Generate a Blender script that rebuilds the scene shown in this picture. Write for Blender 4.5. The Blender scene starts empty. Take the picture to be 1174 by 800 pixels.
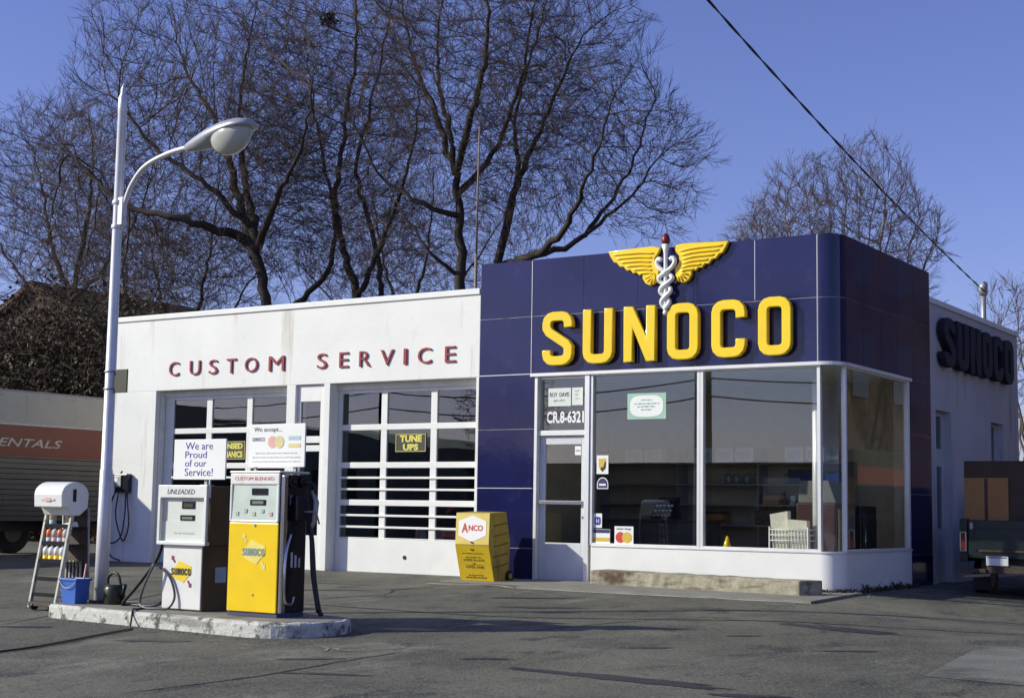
import bpy, bmesh, math, random
import numpy as np
from mathutils import Vector, Matrix
PI = math.pi; R = math.radians
random.seed(7)
scn = bpy.context.scene
COL = scn.collection

# ------------------------------------------------------------------ terrain
def gh(x, y):
    z = 0.025 * max(-30.0, min(0.0, y))
    k = max(0.0, min(1.0, (y + 5.0) / 4.5))
    return z - min(0.22, max(0.0, x - 0.1) * 0.08) * k

# ------------------------------------------------------------------ helpers
def tag(o, label=None, cat=None, group=None, kind=None):
    if label: o['label'] = label
    if cat: o['category'] = cat
    if group: o['group'] = group
    if kind: o['kind'] = kind
    return o

def thing(name, label, cat, loc=(0, 0, 0), rz=0, group=None):
    o = bpy.data.objects.new(name, None); COL.objects.link(o)
    o.location = loc; o.rotation_euler = (0, 0, rz); o.empty_display_size = 0.2
    return tag(o, label, cat, group)

def link_mesh(name, me, mat, parent=None, local=False, label=None, smooth=False):
    o = bpy.data.objects.new(name, me); COL.objects.link(o)
    if mat is not None:
        for m in (mat if isinstance(mat, (list, tuple)) else [mat]): me.materials.append(m)
    if parent is not None:
        root = parent
        off = Vector((0, 0, 0))
        if not local:
            p = parent
            while p is not None:
                off += p.location; p = p.parent
        o.parent = parent
        if off.length > 0: o.location = -off
        # keep the location on the vertices rather than on the object
        if off.length > 0:
            me.transform(Matrix.Translation(-off)); o.location = (0, 0, 0)
    if smooth:
        for p in me.polygons: p.use_smooth = True
    if label: o['label'] = label
    return o

def obj(name, bm, mat, parent=None, bevel=0, smooth=False, local=False, label=None, seg=2):
    me = bpy.data.meshes.new(name); bmesh.ops.recalc_face_normals(bm, faces=bm.faces[:])
    bm.to_mesh(me); bm.free()
    o = link_mesh(name, me, mat, parent, local, label, smooth)
    if bevel:
        b = o.modifiers.new('bevel', 'BEVEL'); b.width = bevel; b.segments = seg
        b.limit_method = 'ANGLE'; b.angle_limit = R(40); b.harden_normals = False
    return o

def BM(): return bmesh.new()

def box(bm, x0, x1, y0, y1, z0, z1, mi=0, M=None):
    ps = [(x0, y0, z0), (x1, y0, z0), (x1, y1, z0), (x0, y1, z0), (x0, y0, z1), (x1, y0, z1), (x1, y1, z1), (x0, y1, z1)]
    vs = [bm.verts.new(M @ Vector(p) if M else p) for p in ps]
    for f in ((0, 3, 2, 1), (4, 5, 6, 7), (0, 1, 5, 4), (1, 2, 6, 5), (2, 3, 7, 6), (3, 0, 4, 7)):
        bm.faces.new([vs[i] for i in f]).material_index = mi
    return bm

def hexa(bm, bot, top, mi=0):
    vs = [bm.verts.new(p) for p in list(bot) + list(top)]; n = len(bot)
    bm.faces.new(vs[:n][::-1]).material_index = mi; bm.faces.new(vs[n:]).material_index = mi
    for i in range(n): bm.faces.new([vs[i], vs[(i + 1) % n], vs[n + (i + 1) % n], vs[n + i]]).material_index = mi
    return bm

def frame_of(d):
    d = Vector(d).normalized(); a = Vector((0, 0, 1)) if abs(d.z) < .95 else Vector((1, 0, 0))
    u = d.cross(a).normalized(); return u, d.cross(u).normalized()

def tube(bm, pts, r, n=8, mi=0, cap=True):
    pts = [Vector(p) for p in pts]; rs = r if isinstance(r, (list, tuple)) else [r] * len(pts)
    rings = []; u = None
    for i, p in enumerate(pts):
        d = (pts[min(i + 1, len(pts) - 1)] - pts[max(i - 1, 0)])
        if d.length < 1e-9: d = Vector((0, 0, 1))
        d.normalize()
        if u is None: u, v = frame_of(d)
        else:
            u = (u - d * u.dot(d)).normalized(); v = d.cross(u)
        rings.append([bm.verts.new(p + (u * math.cos(2 * PI * k / n) + v * math.sin(2 * PI * k / n)) * rs[i]) for k in range(n)])
    for a, b in zip(rings, rings[1:]):
        for k in range(n):
            f = bm.faces.new([a[k], a[(k + 1) % n], b[(k + 1) % n], b[k]]); f.smooth = True; f.material_index = mi
    if cap:
        bm.faces.new(rings[0][::-1]).material_index = mi; bm.faces.new(rings[-1]).material_index = mi
    return bm

def spline(pts, n=8):
    pts = [Vector(p) for p in pts]; P = [pts[0] * 2 - pts[1]] + pts + [pts[-1] * 2 - pts[-2]]; out = []
    for i in range(1, len(P) - 2):
        a, b, c, d = P[i - 1:i + 3]
        for k in range(n):
            t = k / n
            out.append(0.5 * ((2 * b) + (c - a) * t + (2 * a - 5 * b + 4 * c - d) * t * t + (3 * b - a - 3 * c + d) * t ** 3))
    out.append(pts[-1]); return out

def prism(bm, loop, y0, y1, ax='y', mi=0):
    f = {'y': lambda a, b, w: (a, w, b), 'x': lambda a, b, w: (w, a, b), 'z': lambda a, b, w: (a, b, w)}[ax]
    return hexa(bm, [f(a, b, y0) for a, b in loop], [f(a, b, y1) for a, b in loop], mi)

def mesh_pd(name, V, F, mat, parent=None, smooth=False, local=False):
    me = bpy.data.meshes.new(name); me.from_pydata([tuple(v) for v in V], [], F); me.update()
    return link_mesh(name, me, mat, parent, local, None, smooth)

# --- flat outlines and text turned into meshes
def curve_mesh(loops, half, bev=0.0):
    cu = bpy.data.curves.new('c', 'CURVE'); cu.dimensions = '2D'; cu.fill_mode = 'BOTH'
    cu.extrude = max(0.0001, half - bev); cu.bevel_depth = bev; cu.bevel_resolution = 1; cu.offset = -bev
    for lp in loops:
        s = cu.splines.new('POLY'); s.points.add(len(lp) - 1); s.use_cyclic_u = True
        for i, p in enumerate(lp): s.points[i].co = (p[0], p[1], 0, 1)
    return conv(cu)

def conv(cu):
    t = bpy.data.objects.new('t', cu); COL.objects.link(t); bpy.context.view_layer.update()
    me = bpy.data.meshes.new_from_object(t.evaluated_get(bpy.context.evaluated_depsgraph_get()))
    bpy.data.objects.remove(t); bpy.data.curves.remove(cu)
    return me

MAPS = {'front': lambda a, b, w, c: (a, c - w, b), 'side': lambda a, b, w, c: (c + w, a, b)}

def place_mesh(me, face, c, w0, rect=None):
    co = np.empty(len(me.vertices) * 3); me.vertices.foreach_get('co', co); co = co.reshape(-1, 3)
    if rect is not None and len(co):
        mn, mx = co.min(0), co.max(0)
        for k, (lo, hi) in enumerate(((rect[0], rect[1]), (rect[2], rect[3]))):
            if mx[k] - mn[k] > 1e-9: co[:, k] = lo + (co[:, k] - mn[k]) / (mx[k] - mn[k]) * (hi - lo)
    f = MAPS[face]
    out = np.array([f(a, b, w + w0, c) for a, b, w in co]); me.vertices.foreach_set('co', out.ravel()); me.update()
    return me

def text_obj(name, s, rect, c, mat, parent, face='front', half=0.001, w0=0.002, shear=0, space=1.0, bold=0, label=None):
    cu = bpy.data.curves.new('f', 'FONT'); cu.body = s; cu.size = 1; cu.extrude = 0.5; cu.resolution_u = 3
    cu.shear = shear; cu.space_character = space; cu.offset = bold if bold else -.006
    me = conv(cu)
    for v in me.vertices: v.co.z = half * (1 if v.co.z > 0 else -1)
    place_mesh(me, face, c, w0 + half, rect)
    return link_mesh(name, me, mat, parent, label=label)

def smudge_obj(name, rect, c, mat, parent, words=3, w0=.002, face='front'):
    """print too small to read: a row of tiny uneven strokes"""
    rg = random.Random(int((rect[0] * 977 + rect[2] * 3571) * 100)); bm = BM(); x = rect[0]; W = rect[1] - rect[0]; h = rect[3] - rect[2]; gap = 0
    while x < rect[1] - h * .3:
        w = h * rg.uniform(.18, .42)
        if gap > rg.randint(3, 8): x += h * .5; gap = 0; continue
        lo, hi = rect[2] + h * rg.choice((0, 0, .3)), rect[3] - h * rg.choice((0, 0, .25)); f = MAPS[face]
        bm.faces.new([bm.verts.new(f(a, b, w0 + .001, c)) for a, b in ((x, lo), (min(x + w, rect[1]), lo), (min(x + w, rect[1]), hi), (x, hi))]); x += w + h * .14; gap += 1
    return obj(name, bm, mat, parent)

def offset_path(path, w, closed=False):
    n = len(path); L, Rr = [], []
    for i in range(n):
        p = Vector(path[i])
        a = Vector(path[i - 1]) if (i > 0 or closed) else None
        b = Vector(path[(i + 1) % n]) if (i < n - 1 or closed) else None
        d1 = (p - a).normalized() if a is not None else None; d2 = (b - p).normalized() if b is not None else None
        if d1 is None: d1 = d2
        if d2 is None: d2 = d1
        n1 = Vector((-d1.y, d1.x)); n2 = Vector((-d2.y, d2.x)); m = (n1 + n2).normalized(); k = w / 2 / max(.4, m.dot(n1))
        L.append(tuple(p + m * k)); Rr.append(tuple(p - m * k))
    return [L, Rr] if closed else [L + Rr[::-1]]

def block_letter(ch, W=.61, t=.175, cc=.13):
    a, b, lo, hi = t / 2, W - t / 2, t / 2, 1 - t / 2
    def arc(cx, cy, a0, a1, n=3): return [(cx + cc * math.cos(R(a0 + (a1 - a0) * k / n)), cy + cc * math.sin(R(a0 + (a1 - a0) * k / n))) for k in range(n + 1)]
    tl = arc(a + cc, hi - cc, 180, 90); tr = arc(b - cc, hi - cc, 90, 0); br = arc(b - cc, lo + cc, 0, -90); bl = arc(a + cc, lo + cc, -90, -180)
    if ch == 'S': return offset_path([(b, .70)] + tr[::-1] + tl[::-1] + [(a, .70), (a + .05, .62), (b - .05, .40), (b, .33)] + br + bl + [(a, .29)], t)
    if ch == 'U': return offset_path([(a, 1)] + bl[::-1] + br[::-1] + [(b, 1)], t)
    if ch == 'O': return offset_path(tl + tr + br + bl, t, True)
    if ch == 'C': return offset_path([(b, .68)] + tr[::-1] + tl[::-1] + bl[::-1] + br[::-1] + [(b, .32)], t)
    if ch == 'N': return [[(0, 0), (0, 1), (t, 1), (W - t, .40), (W - t, 1), (W, 1), (W, 0), (W - t, 0), (t, .60), (t, 0)]]

def block_obj(name, ch, rect, c, depth, mat, parent, face='front', w0=0.0, bev=0.0, t=.175):
    W = .61; sx = (rect[1] - rect[0]) / W; sy = rect[3] - rect[2]
    loops = [[(rect[0] + p[0] * sx, rect[2] + p[1] * sy) for p in lp] for lp in block_letter(ch, W, t)]
    me = curve_mesh(loops, depth / 2, bev)
    place_mesh(me, face, c, w0 + depth / 2)
    return link_mesh(name, me, mat, parent)

# ------------------------------------------------------------------ materials
def mat(name, col, rough=.6, metal=0, var=0.12, scale=4.0, bump=0.0, bscale=60, spec=None, coat=0, emis=None, streak=None, dirt=None, detail=6, sdir=2):
    m = bpy.data.materials.new(name); m.use_nodes = True; nt = m.node_tree; N = nt.nodes; Lk = nt.links
    b = N['Principled BSDF']; b.inputs['Roughness'].default_value = rough; b.inputs['Metallic'].default_value = metal
    if spec is not None: b.inputs['Specular IOR Level'].default_value = spec
    if coat: b.inputs['Coat Weight'].default_value = coat; b.inputs['Coat Roughness'].default_value = .08
    tc = N.new('ShaderNodeTexCoord')
    no = N.new('ShaderNodeTexNoise'); no.inputs['Scale'].default_value = scale; no.inputs['Detail'].default_value = detail
    Lk.new(tc.outputs['Object'], no.inputs['Vector'])
    ramp = N.new('ShaderNodeMapRange'); ramp.inputs['From Min'].default_value = .3; ramp.inputs['From Max'].default_value = .7
    ramp.inputs['To Min'].default_value = 1 - var; ramp.inputs['To Max'].default_value = 1 + var * .6
    Lk.new(no.outputs['Fac'], ramp.inputs['Value'])
    mx = N.new('ShaderNodeVectorMath'); mx.operation = 'SCALE'; mx.inputs[0].default_value = col[:3]
    Lk.new(ramp.outputs['Result'], mx.inputs['Scale']); last = mx.outputs[0]
    for kind, spec_ in (('streak', streak), ('dirt', dirt)):
        if not spec_: continue
        dcol, amount, sc, thr = spec_
        mp = N.new('ShaderNodeMapping'); mp.inputs['Scale'].default_value = tuple(sc * (.12 if k == sdir else 1) for k in range(3)) if kind == 'streak' else (sc, sc, sc)
        Lk.new(tc.outputs['Object'], mp.inputs['Vector'])
        n2 = N.new('ShaderNodeTexNoise'); n2.inputs['Scale'].default_value = 1; n2.inputs['Detail'].default_value = 8; n2.inputs['Roughness'].default_value = .65
        Lk.new(mp.outputs[0], n2.inputs['Vector'])
        r2 = N.new('ShaderNodeMapRange'); r2.inputs['From Min'].default_value = thr; r2.inputs['From Max'].default_value = thr + .12
        r2.inputs['To Max'].default_value = amount; Lk.new(n2.outputs['Fac'], r2.inputs['Value'])
        mm = N.new('ShaderNodeMix'); mm.data_type = 'RGBA'; mm.inputs['B'].default_value = (*dcol, 1)
        Lk.new(r2.outputs['Result'], mm.inputs['Factor']); Lk.new(last, mm.inputs['A']); last = mm.outputs['Result']
    Lk.new(last, b.inputs['Base Color'])
    if bump:
        n3 = N.new('ShaderNodeTexNoise'); n3.inputs['Scale'].default_value = bscale; n3.inputs['Detail'].default_value = 8
        Lk.new(tc.outputs['Object'], n3.inputs['Vector'])
        bp = N.new('ShaderNodeBump'); bp.inputs['Strength'].default_value = bump; bp.inputs['Distance'].default_value = .02
        Lk.new(n3.outputs['Fac'], bp.inputs['Height']); Lk.new(bp.outputs[0], b.inputs['Normal'])
    return m

def glass_mat(name, f0=.07, tint=(.985, .99, .985), wave=0.0, wscale=1.2, gcol=(.93, .94, .90)):
    m = bpy.data.materials.new(name); m.use_nodes = True; nt = m.node_tree; N = nt.nodes; Lk = nt.links
    for n in list(N): N.remove(n)
    out = N.new('ShaderNodeOutputMaterial'); mix = N.new('ShaderNodeMixShader'); tr = N.new('ShaderNodeBsdfTransparent'); gl = N.new('ShaderNodeBsdfGlossy')
    tr.inputs['Color'].default_value = (*tint, 1); gl.inputs['Roughness'].default_value = .0; gl.inputs['Color'].default_value = (*gcol, 1)
    lw = N.new('ShaderNodeLayerWeight'); lw.inputs['Blend'].default_value = .5
    pw = N.new('ShaderNodeMath'); pw.operation = 'POWER'; pw.inputs[1].default_value = 5; Lk.new(lw.outputs['Facing'], pw.inputs[0])
    g = N.new('ShaderNodeMath'); g.operation = 'MULTIPLY_ADD'; g.inputs[1].default_value = 1 - f0; g.inputs[2].default_value = f0; g.use_clamp = True
    Lk.new(pw.outputs[0], g.inputs[0]); Lk.new(g.outputs[0], mix.inputs[0]); Lk.new(tr.outputs[0], mix.inputs[1]); Lk.new(gl.outputs[0], mix.inputs[2]); Lk.new(mix.outputs[0], out.inputs['Surface'])
    if wave:
        tc = N.new('ShaderNodeTexCoord'); n3 = N.new('ShaderNodeTexNoise'); n3.inputs['Scale'].default_value = wscale; n3.inputs['Detail'].default_value = 1
        Lk.new(tc.outputs['Object'], n3.inputs['Vector']); bp = N.new('ShaderNodeBump'); bp.inputs['Strength'].default_value = wave; bp.inputs['Distance'].default_value = .02
        Lk.new(n3.outputs['Fac'], bp.inputs['Height']); Lk.new(bp.outputs[0], gl.inputs['Normal'])
    return m

M = {}
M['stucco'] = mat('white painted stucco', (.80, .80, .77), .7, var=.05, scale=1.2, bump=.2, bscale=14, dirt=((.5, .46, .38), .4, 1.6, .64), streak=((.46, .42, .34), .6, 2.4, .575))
M['stucco_side_shade'] = mat('white side wall with painted shade', (.58, .58, .60), .75, var=.08, scale=1.2, bump=.15, bscale=25, streak=((.16, .13, .12), .6, 4.5, .56))  # greyer than the front stucco: the side's shade put into the white
M['white'] = mat('white gloss paint', (.80, .80, .77), .4, var=.05, scale=3, bump=.03, bscale=12)
M['white_worn'] = mat('worn white paint', (.74, .74, .70), .5, var=.1, scale=6, dirt=((.33, .31, .27), .5, 5, .6))
M['trim'] = mat('light metal trim', (.78, .78, .76), .35, metal=.3, var=.06)
M['door_paint'] = mat('pale grey door paint', (.62, .64, .66), .45, var=.08, scale=4, dirt=((.16, .15, .15), .6, 4, .66))
M['navy'] = mat('navy porcelain enamel', (.015, .017, .082), .07, var=.2, scale=1.1, bump=.16, bscale=1.3, dirt=((.05, .05, .10), .4, 2.5, .58))
M['navy_flat'] = mat('dull navy paint', (.010, .010, .028), .7, var=.2)
M['grout'] = mat('pale joint sealant', (.50, .50, .52), .7, var=.3, scale=2.5, dirt=((.06, .06, .13), 1.0, 1.6, .56))
M['yellow'] = mat('yellow plastic', (.95, .66, .005), .28, var=.05, coat=.3)
M['yellow_pump'] = mat('yellow enamel', (.92, .62, .008), .3, var=.06, coat=.3, dirt=((.4, .25, .02), .5, 6, .66), streak=((.45, .32, .04), .5, 7, .62))
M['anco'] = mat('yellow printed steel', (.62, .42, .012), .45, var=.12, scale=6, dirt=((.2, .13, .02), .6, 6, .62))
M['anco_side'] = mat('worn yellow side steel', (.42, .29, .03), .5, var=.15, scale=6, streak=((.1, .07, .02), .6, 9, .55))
M['red'] = mat('red enamel', (.27, .010, .03), .6, var=.1)
M['dkred'] = mat('deep maroon', (.16, .01, .02), .4, var=.1)
M['blue_ink'] = mat('blue ink', (.03, .03, .35), .6)
M['navy_ink'] = mat('navy ink', (.02, .02, .12), .6)
M['black_ink'] = mat('black ink', (.02, .02, .02), .6)
M['green_ink'] = mat('pale green ink', (.34, .55, .44), .6)
M['black'] = mat('black rubber', (.012, .012, .013), .45, var=.2)
M['blackm'] = mat('black enamel', (.015, .015, .02), .25, var=.2, dirt=((.06, .055, .05), .4, 6, .6))
M['bronze'] = mat('dark bronze enamel', (.15, .115, .07), .28, metal=.35, var=.2, scale=5)
M['chrome'] = mat('dull chrome', (.55, .55, .55), .22, metal=1, var=.1)
M['steel'] = mat('galvanised steel', (.38, .38, .38), .5, metal=.5, var=.2, scale=9)
M['rust'] = mat('rusted dark steel', (.08, .055, .04), .7, var=.4, scale=12)
M['pole'] = mat('aluminium paint', (.72, .73, .74), .38, metal=.25, var=.08, scale=5, dirt=((.3, .27, .24), .4, 6, .63))
M['lens'] = mat('milky lamp glass', (.50, .51, .46), .15, var=.08)
M['lead'] = mat('grey lamp housing', (.42, .44, .47), .4, metal=.3, var=.1)
M['bark'] = mat('dark bark', (.040, .031, .025), .9, var=.35, scale=3, bump=.4, bscale=10)
M['twig'] = mat('reddish twigs', (.085, .058, .043), .85, var=.2)
M['twig_far'] = mat('grey tan twigs', (.115, .082, .068), .85, var=.25, scale=.6)
M['bark_far'] = mat('pale grey bark', (.20, .165, .135), .9, var=.3)
M['blue_tub'] = mat('blue plastic', (.06, .16, .55), .4, var=.1)
M['orange'] = mat('orange red band paint', (.17, .028, .010), .45, var=.1)
M['orange_dim'] = mat('orange band dimmed for shade', (.16, .03, .012), .6, var=.2)  # shade on the mirrored truck put into its band colour
M['truckw'] = mat('aged off white body paint', (.36, .34, .29), .5, var=.06, streak=((.2, .17, .13), .4, 4, .6))
M['slat'] = mat('ribbed aluminium side', (.11, .10, .09), .42, metal=.4, var=.15)
M['card'] = mat('brown cardboard', (.36, .19, .07), .85, var=.1, scale=3)
M['card_dk'] = mat('brown cardboard darkened for shade', (.07, .045, .03), .8, var=.15, scale=3)
M['green_truck'] = mat('dark green truck paint', (.009, .020, .018), .35, var=.2, scale=3, dirt=((.08, .07, .06), .5, 4, .6))
M['wood'] = mat('weathered timber', (.36, .33, .24), .9, var=.3, scale=9, bump=.5, bscale=22, dirt=((.085, .055, .035), 1.0, 1.4, .53), streak=((.10, .08, .055), .8, 9, .52), sdir=0)
M['paper'] = mat('white card', (.82, .82, .80), .55, var=.03)
M['paper2'] = mat('faded card', (.70, .72, .68), .6, var=.05)
M['tan'] = mat('tan interior wall', (.50, .42, .27), .8, var=.1)
M['ceil'] = mat('interior ceiling', (.65, .64, .58), .9)
M['floor'] = mat('shop floor vinyl', (.30, .27, .20), .5, var=.2)
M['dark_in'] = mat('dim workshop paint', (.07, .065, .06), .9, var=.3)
M['amber'] = mat('pale yellow lettering', (.72, .66, .12), .5)
M['tail'] = mat('red lens', (.22, .02, .015), .2)
M['ochre'] = mat('ochre circle ink', (.65, .45, .05), .5)
M['card_red'] = mat('red circle ink', (.60, .05, .04), .5)
M['bottle_top'] = mat('orange red bottle plastic', (.75, .22, .10), .4, var=.1)
M['faint'] = mat('faint print', (.55, .57, .57), .6)
M['faintred'] = mat('faded red print', (.75, .42, .38), .6)
M['faintyel'] = mat('faded yellow print', (.72, .62, .30), .6)
M['faintblue'] = mat('faded blue print', (.42, .56, .66), .6)
M['vendh'] = mat('grey header panel', (.11, .11, .10), .5)
M['vend'] = mat('red brown vending paint', (.045, .010, .006), .4, var=.1)
M['vendw'] = mat('dull white panel', (.24, .24, .22), .5)
M['roof'] = mat('tar and gravel roof', (.08, .08, .08), .95, var=.3, scale=20)
M['shingle'] = mat('brown shingles', (.10, .055, .04), .9, var=.3, scale=8)
M['brick'] = mat('dark brick', (.055, .03, .023), .9, var=.25, scale=5)
M['vine'] = mat('dry tangled vine', (.060, .042, .028), .9, var=.5, scale=2.0)
M['vine_leaf'] = mat('dry olive leaves', (.085, .065, .03), .8, var=.5, scale=2.0)
M['across'] = mat('grey across building', (.13, .12, .105), .8, var=.2)
M['across2'] = mat('buff across building', (.40, .36, .30), .8, var=.2)
M['board'] = mat('drab painted board', (.035, .033, .02), .6, var=.15)
M['hose'] = mat('grey rubber hose', (.10, .10, .105), .35, var=.2)
M['glass'] = glass_mat('shop window glass', .075, wave=.015, wscale=.8, gcol=(.82, .94, .90))
M['glass_g'] = glass_mat('garage pane glass', .085, tint=(.72, .74, .75), wave=.045, wscale=1.3, gcol=(.84, .95, .93))
M['glass_pump'] = glass_mat('pump display glass', .02, tint=(.97, .98, .97))
M['concrete'] = mat('worn concrete', (.24, .225, .19), .9, var=.18, scale=2, bump=.3, bscale=40, dirt=((.07, .065, .055), .8, 1.3, .58))
M['patch'] = mat('paler concrete patch', (.185, .18, .155), .9, var=.25, scale=2, bump=.6, bscale=40, dirt=((.07, .07, .062), .8, 1.6, .50))
M['white_pump'] = mat('scuffed white pump enamel', (.78, .78, .75), .38, var=.07, scale=5, dirt=((.38, .34, .28), .45, 7, .64), streak=((.45, .42, .36), .4, 6, .60))
M['kerb'] = mat('flaking white kerb paint', (.62, .62, .57), .85, var=.2, scale=6, bump=.6, bscale=24, dirt=((.075, .07, .06), .97, 6.0, .50), streak=((.20, .19, .165), .8, 5.0, .55), sdir=0)
M['line'] = mat('worn white line paint', (.62, .61, .56), .8, var=.2, scale=8, dirt=((.13, .125, .115), 1.0, 4, .56))
M['scuff'] = mat('faint chalky scuff', (.24, .23, .19), .9, var=.3, scale=8, dirt=((.13, .125, .10), 1.0, 9, .50))
M['rail'] = mat('chipped cream rail paint', (.50, .49, .42), .5, var=.15, dirt=((.10, .09, .07), .9, 16, .54))
M['tar'] = mat('dark crack and line', (.018, .018, .020), .8, var=.3, scale=10)
M['oil'] = mat('oil and painted shade asphalt', (.034, .032, .032), .55, var=.3, scale=6)

def asphalt():
    m = bpy.data.materials.new('worn grey asphalt'); m.use_nodes = True; nt = m.node_tree; N = nt.nodes; Lk = nt.links
    b = N['Principled BSDF']; b.inputs['Roughness'].default_value = .88
    tc = N.new('ShaderNodeTexCoord')
    def noise(sc, det, mp=(1, 1, 1), rough=.6):
        a = N.new('ShaderNodeMapping'); a.inputs['Scale'].default_value = mp; a.inputs['Rotation'].default_value = (0, 0, R(-35)); Lk.new(tc.outputs['Object'], a.inputs[0])
        n = N.new('ShaderNodeTexNoise'); n.inputs['Scale'].default_value = sc; n.inputs['Detail'].default_value = det; n.inputs['Roughness'].default_value = rough
        Lk.new(a.outputs[0], n.inputs['Vector']); return n.outputs['Fac']
    def ramp(src, lo, hi, a, bb):
        r = N.new('ShaderNodeMapRange'); r.inputs[1].default_value = lo; r.inputs[2].default_value = hi; r.inputs[3].default_value = a; r.inputs[4].default_value = bb
        Lk.new(src, r.inputs[0]); return r.outputs[0]
    def mixc(fac, A, B):
        x = N.new('ShaderNodeMix'); x.data_type = 'RGBA'
        Lk.new(fac, x.inputs['Factor'])
        for k, v in (('A', A), ('B', B)):
            if isinstance(v, tuple): x.inputs[k].default_value = (*v, 1)
            else: Lk.new(v, x.inputs[k])
        return x.outputs['Result']
    c = mixc(ramp(noise(.30, 7), .36, .64, 0, 1), (.086, .083, .060), (.164, .155, .113))
    c = mixc(ramp(noise(1.1, 10, (1, .8, 1), .72), .47, .62, 0, .85), c, (.058, .056, .044))
    c = mixc(ramp(noise(.8, 9, (1, .5, 1), .75), .56, .66, 0, .75), c, (.24, .23, .18))
    c = mixc(ramp(noise(1.9, 8, (1, .6, 1), .66), .565, .64, 0, .9), c, (.027, .027, .026))
    c = mixc(ramp(noise(7.0, 6, (1, .8, 1), .6), .60, .70, 0, .6), c, (.040, .040, .038))
    c = mixc(ramp(noise(34, 5, rough=.7), .50, .66, 0, .7), c, (.265, .25, .20))
    c = mixc(ramp(noise(26, 5, rough=.7), .52, .68, 0, .7), c, (.034, .034, .034))
    Lk.new(c, b.inputs['Base Color'])
    bp = N.new('ShaderNodeBump'); bp.inputs['Strength'].default_value = .8; bp.inputs['Distance'].default_value = .015
    Lk.new(noise(36, 8), bp.inputs['Height']); Lk.new(bp.outputs[0], b.inputs['Normal'])
    return m
M['asphalt'] = asphalt()

# ------------------------------------------------------------------ ground
def frange(a, b, s):
    out = []; x = a
    while x < b - 1e-6: out.append(x); x += s
    return out
xs = [-500, -300, -180, -120, -80, -60, -45] + frange(-35, 14, .5) + [14, 20, 30, 50, 90, 160, 300, 500]
ys = [-500, -300, -160, -90, -60, -45, -36] + frange(-30, 12, .5) + [12, 16, 24, 40, 70, 120, 240, 500]
V = [(x, y, gh(x, y)) for y in ys for x in xs]; nx = len(xs)
F = [(j * nx + i, j * nx + i + 1, (j + 1) * nx + i + 1, (j + 1) * nx + i) for j in range(len(ys) - 1) for i in range(nx - 1)]
tag(mesh_pd('ground', V, F, M['asphalt']), kind='structure')

def sheet(name, poly, dz, m, kind='structure'):
    bm = BM(); vs = [bm.verts.new((x, y, gh(x, y) + dz)) for x, y in poly]; bm.faces.new(vs)
    return tag(obj(name, bm, m), kind=kind)
def strip(bm, pts, w, dz, jit=0):
    pts = spline([(x, y, 0) for x, y in pts], 6); prev = None
    for i, p in enumerate(pts):
        d = (pts[min(i + 1, len(pts) - 1)] - pts[max(0, i - 1)]).normalized(); n = Vector((-d.y, d.x, 0))
        p = p + n * random.uniform(-jit, jit); ww = w * random.uniform(.5, 1.2) * (1 if 0 < i < len(pts) - 1 else .2)
        a, b = p + n * ww, p - n * ww
        cur = (bm.verts.new((a.x, a.y, gh(a.x, a.y) + dz)), bm.verts.new((b.x, b.y, gh(b.x, b.y) + dz)))
        if prev: bm.faces.new([prev[0], prev[1], cur[1], cur[0]])
        prev = cur
# concrete apron in front of shop and bays, broken into slabs that follow the slope
bm = BM()
def slab(bm, x0, x1, y0, y1, h, nyd=3, nxd=6):
    g = [[(bm.verts.new((x0 + (x1 - x0) * i / nxd, y0 + (y1 - y0) * j / nyd, gh(x0 + (x1 - x0) * i / nxd, y0 + (y1 - y0) * j / nyd) + h))) for i in range(nxd + 1)] for j in range(nyd + 1)]
    for j in range(nyd):
        for i in range(nxd): bm.faces.new([g[j][i], g[j][i + 1], g[j + 1][i + 1], g[j + 1][i]])
    for i in range(nxd):
        a, b = g[0][i], g[0][i + 1]
        bm.faces.new([bm.verts.new(a.co - Vector((0, 0, .1))), bm.verts.new(b.co - Vector((0, 0, .1))), b, a])
    for k in (0, nxd):
        for j in range(nyd):
            a, b = g[j][k], g[j + 1][k]
            bm.faces.new([a, b, bm.verts.new(b.co - Vector((0, 0, .1))), bm.verts.new(a.co - Vector((0, 0, .1)))])
slab(bm, -4.35, .22, -1.62, .3, .03)
tag(obj('shop_apron', bm, M['concrete']), kind='structure')
bm = BM(); slab(bm, -6.15, -4.37, -1.05, .12, .018)
tag(obj('doorway_apron', bm, M['concrete']), kind='structure')
bm = BM(); strip(bm, [(-4.3, -1.67), (-2.5, -1.68), (-.9, -1.70), (.2, -1.68)], .045, .006, .008); strip(bm, [(-4.35, -1.66), (-5.0, -1.3), (-5.6, -1.55), (-6.1, -1.5)], .03, .006, .01)
tag(obj('painted_edge_line', bm, M['line']), kind='structure')
bm = BM()
for pl, w in (([(-.95, -12.3), (-.78, -10.99), (-.84, -9.78), (-.83, -8.97)], .014), ([(-5.46, -4.68), (-5.25, -3.62), (-5.6, -2.87), (-5.46, -1.92)], .022),
              ([(-5.9, -5.4), (-2.4, -5.55), (-.86, -5.01), (-.06, -4.62), (.89, -4.07), (1.83, -3.8), (3.37, -3.35), (7, -2.6)], .028), ([(-1.0, -6.99), (-.47, -5.0)], .012),  # first run: a long thin dark line across the lot
              ([(3.75, -7.96), (3.5, -5.42)], .012), ([(1.1, -3.9), (1.8, -4.5), (3.0, -5.0)], .012), ([(-6, -9.5), (-7.5, -6), (-9, -3), (-9.5, -.6)], .015), ([(-12, -3.2), (-8.8, -2.6), (-6.2, -2.3)], .018)):
    strip(bm, pl, w, .004, .012)
tag(obj('cracks_and_dark_lines', bm, M['tar']), kind='structure')
sheet('concrete_patch', [(3.75, -7.96), (3.62, -6.7), (3.5, -5.42), (4.6, -5.35), (7.5, -5.6), (8, -8.6)], .005, M['patch'])
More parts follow.
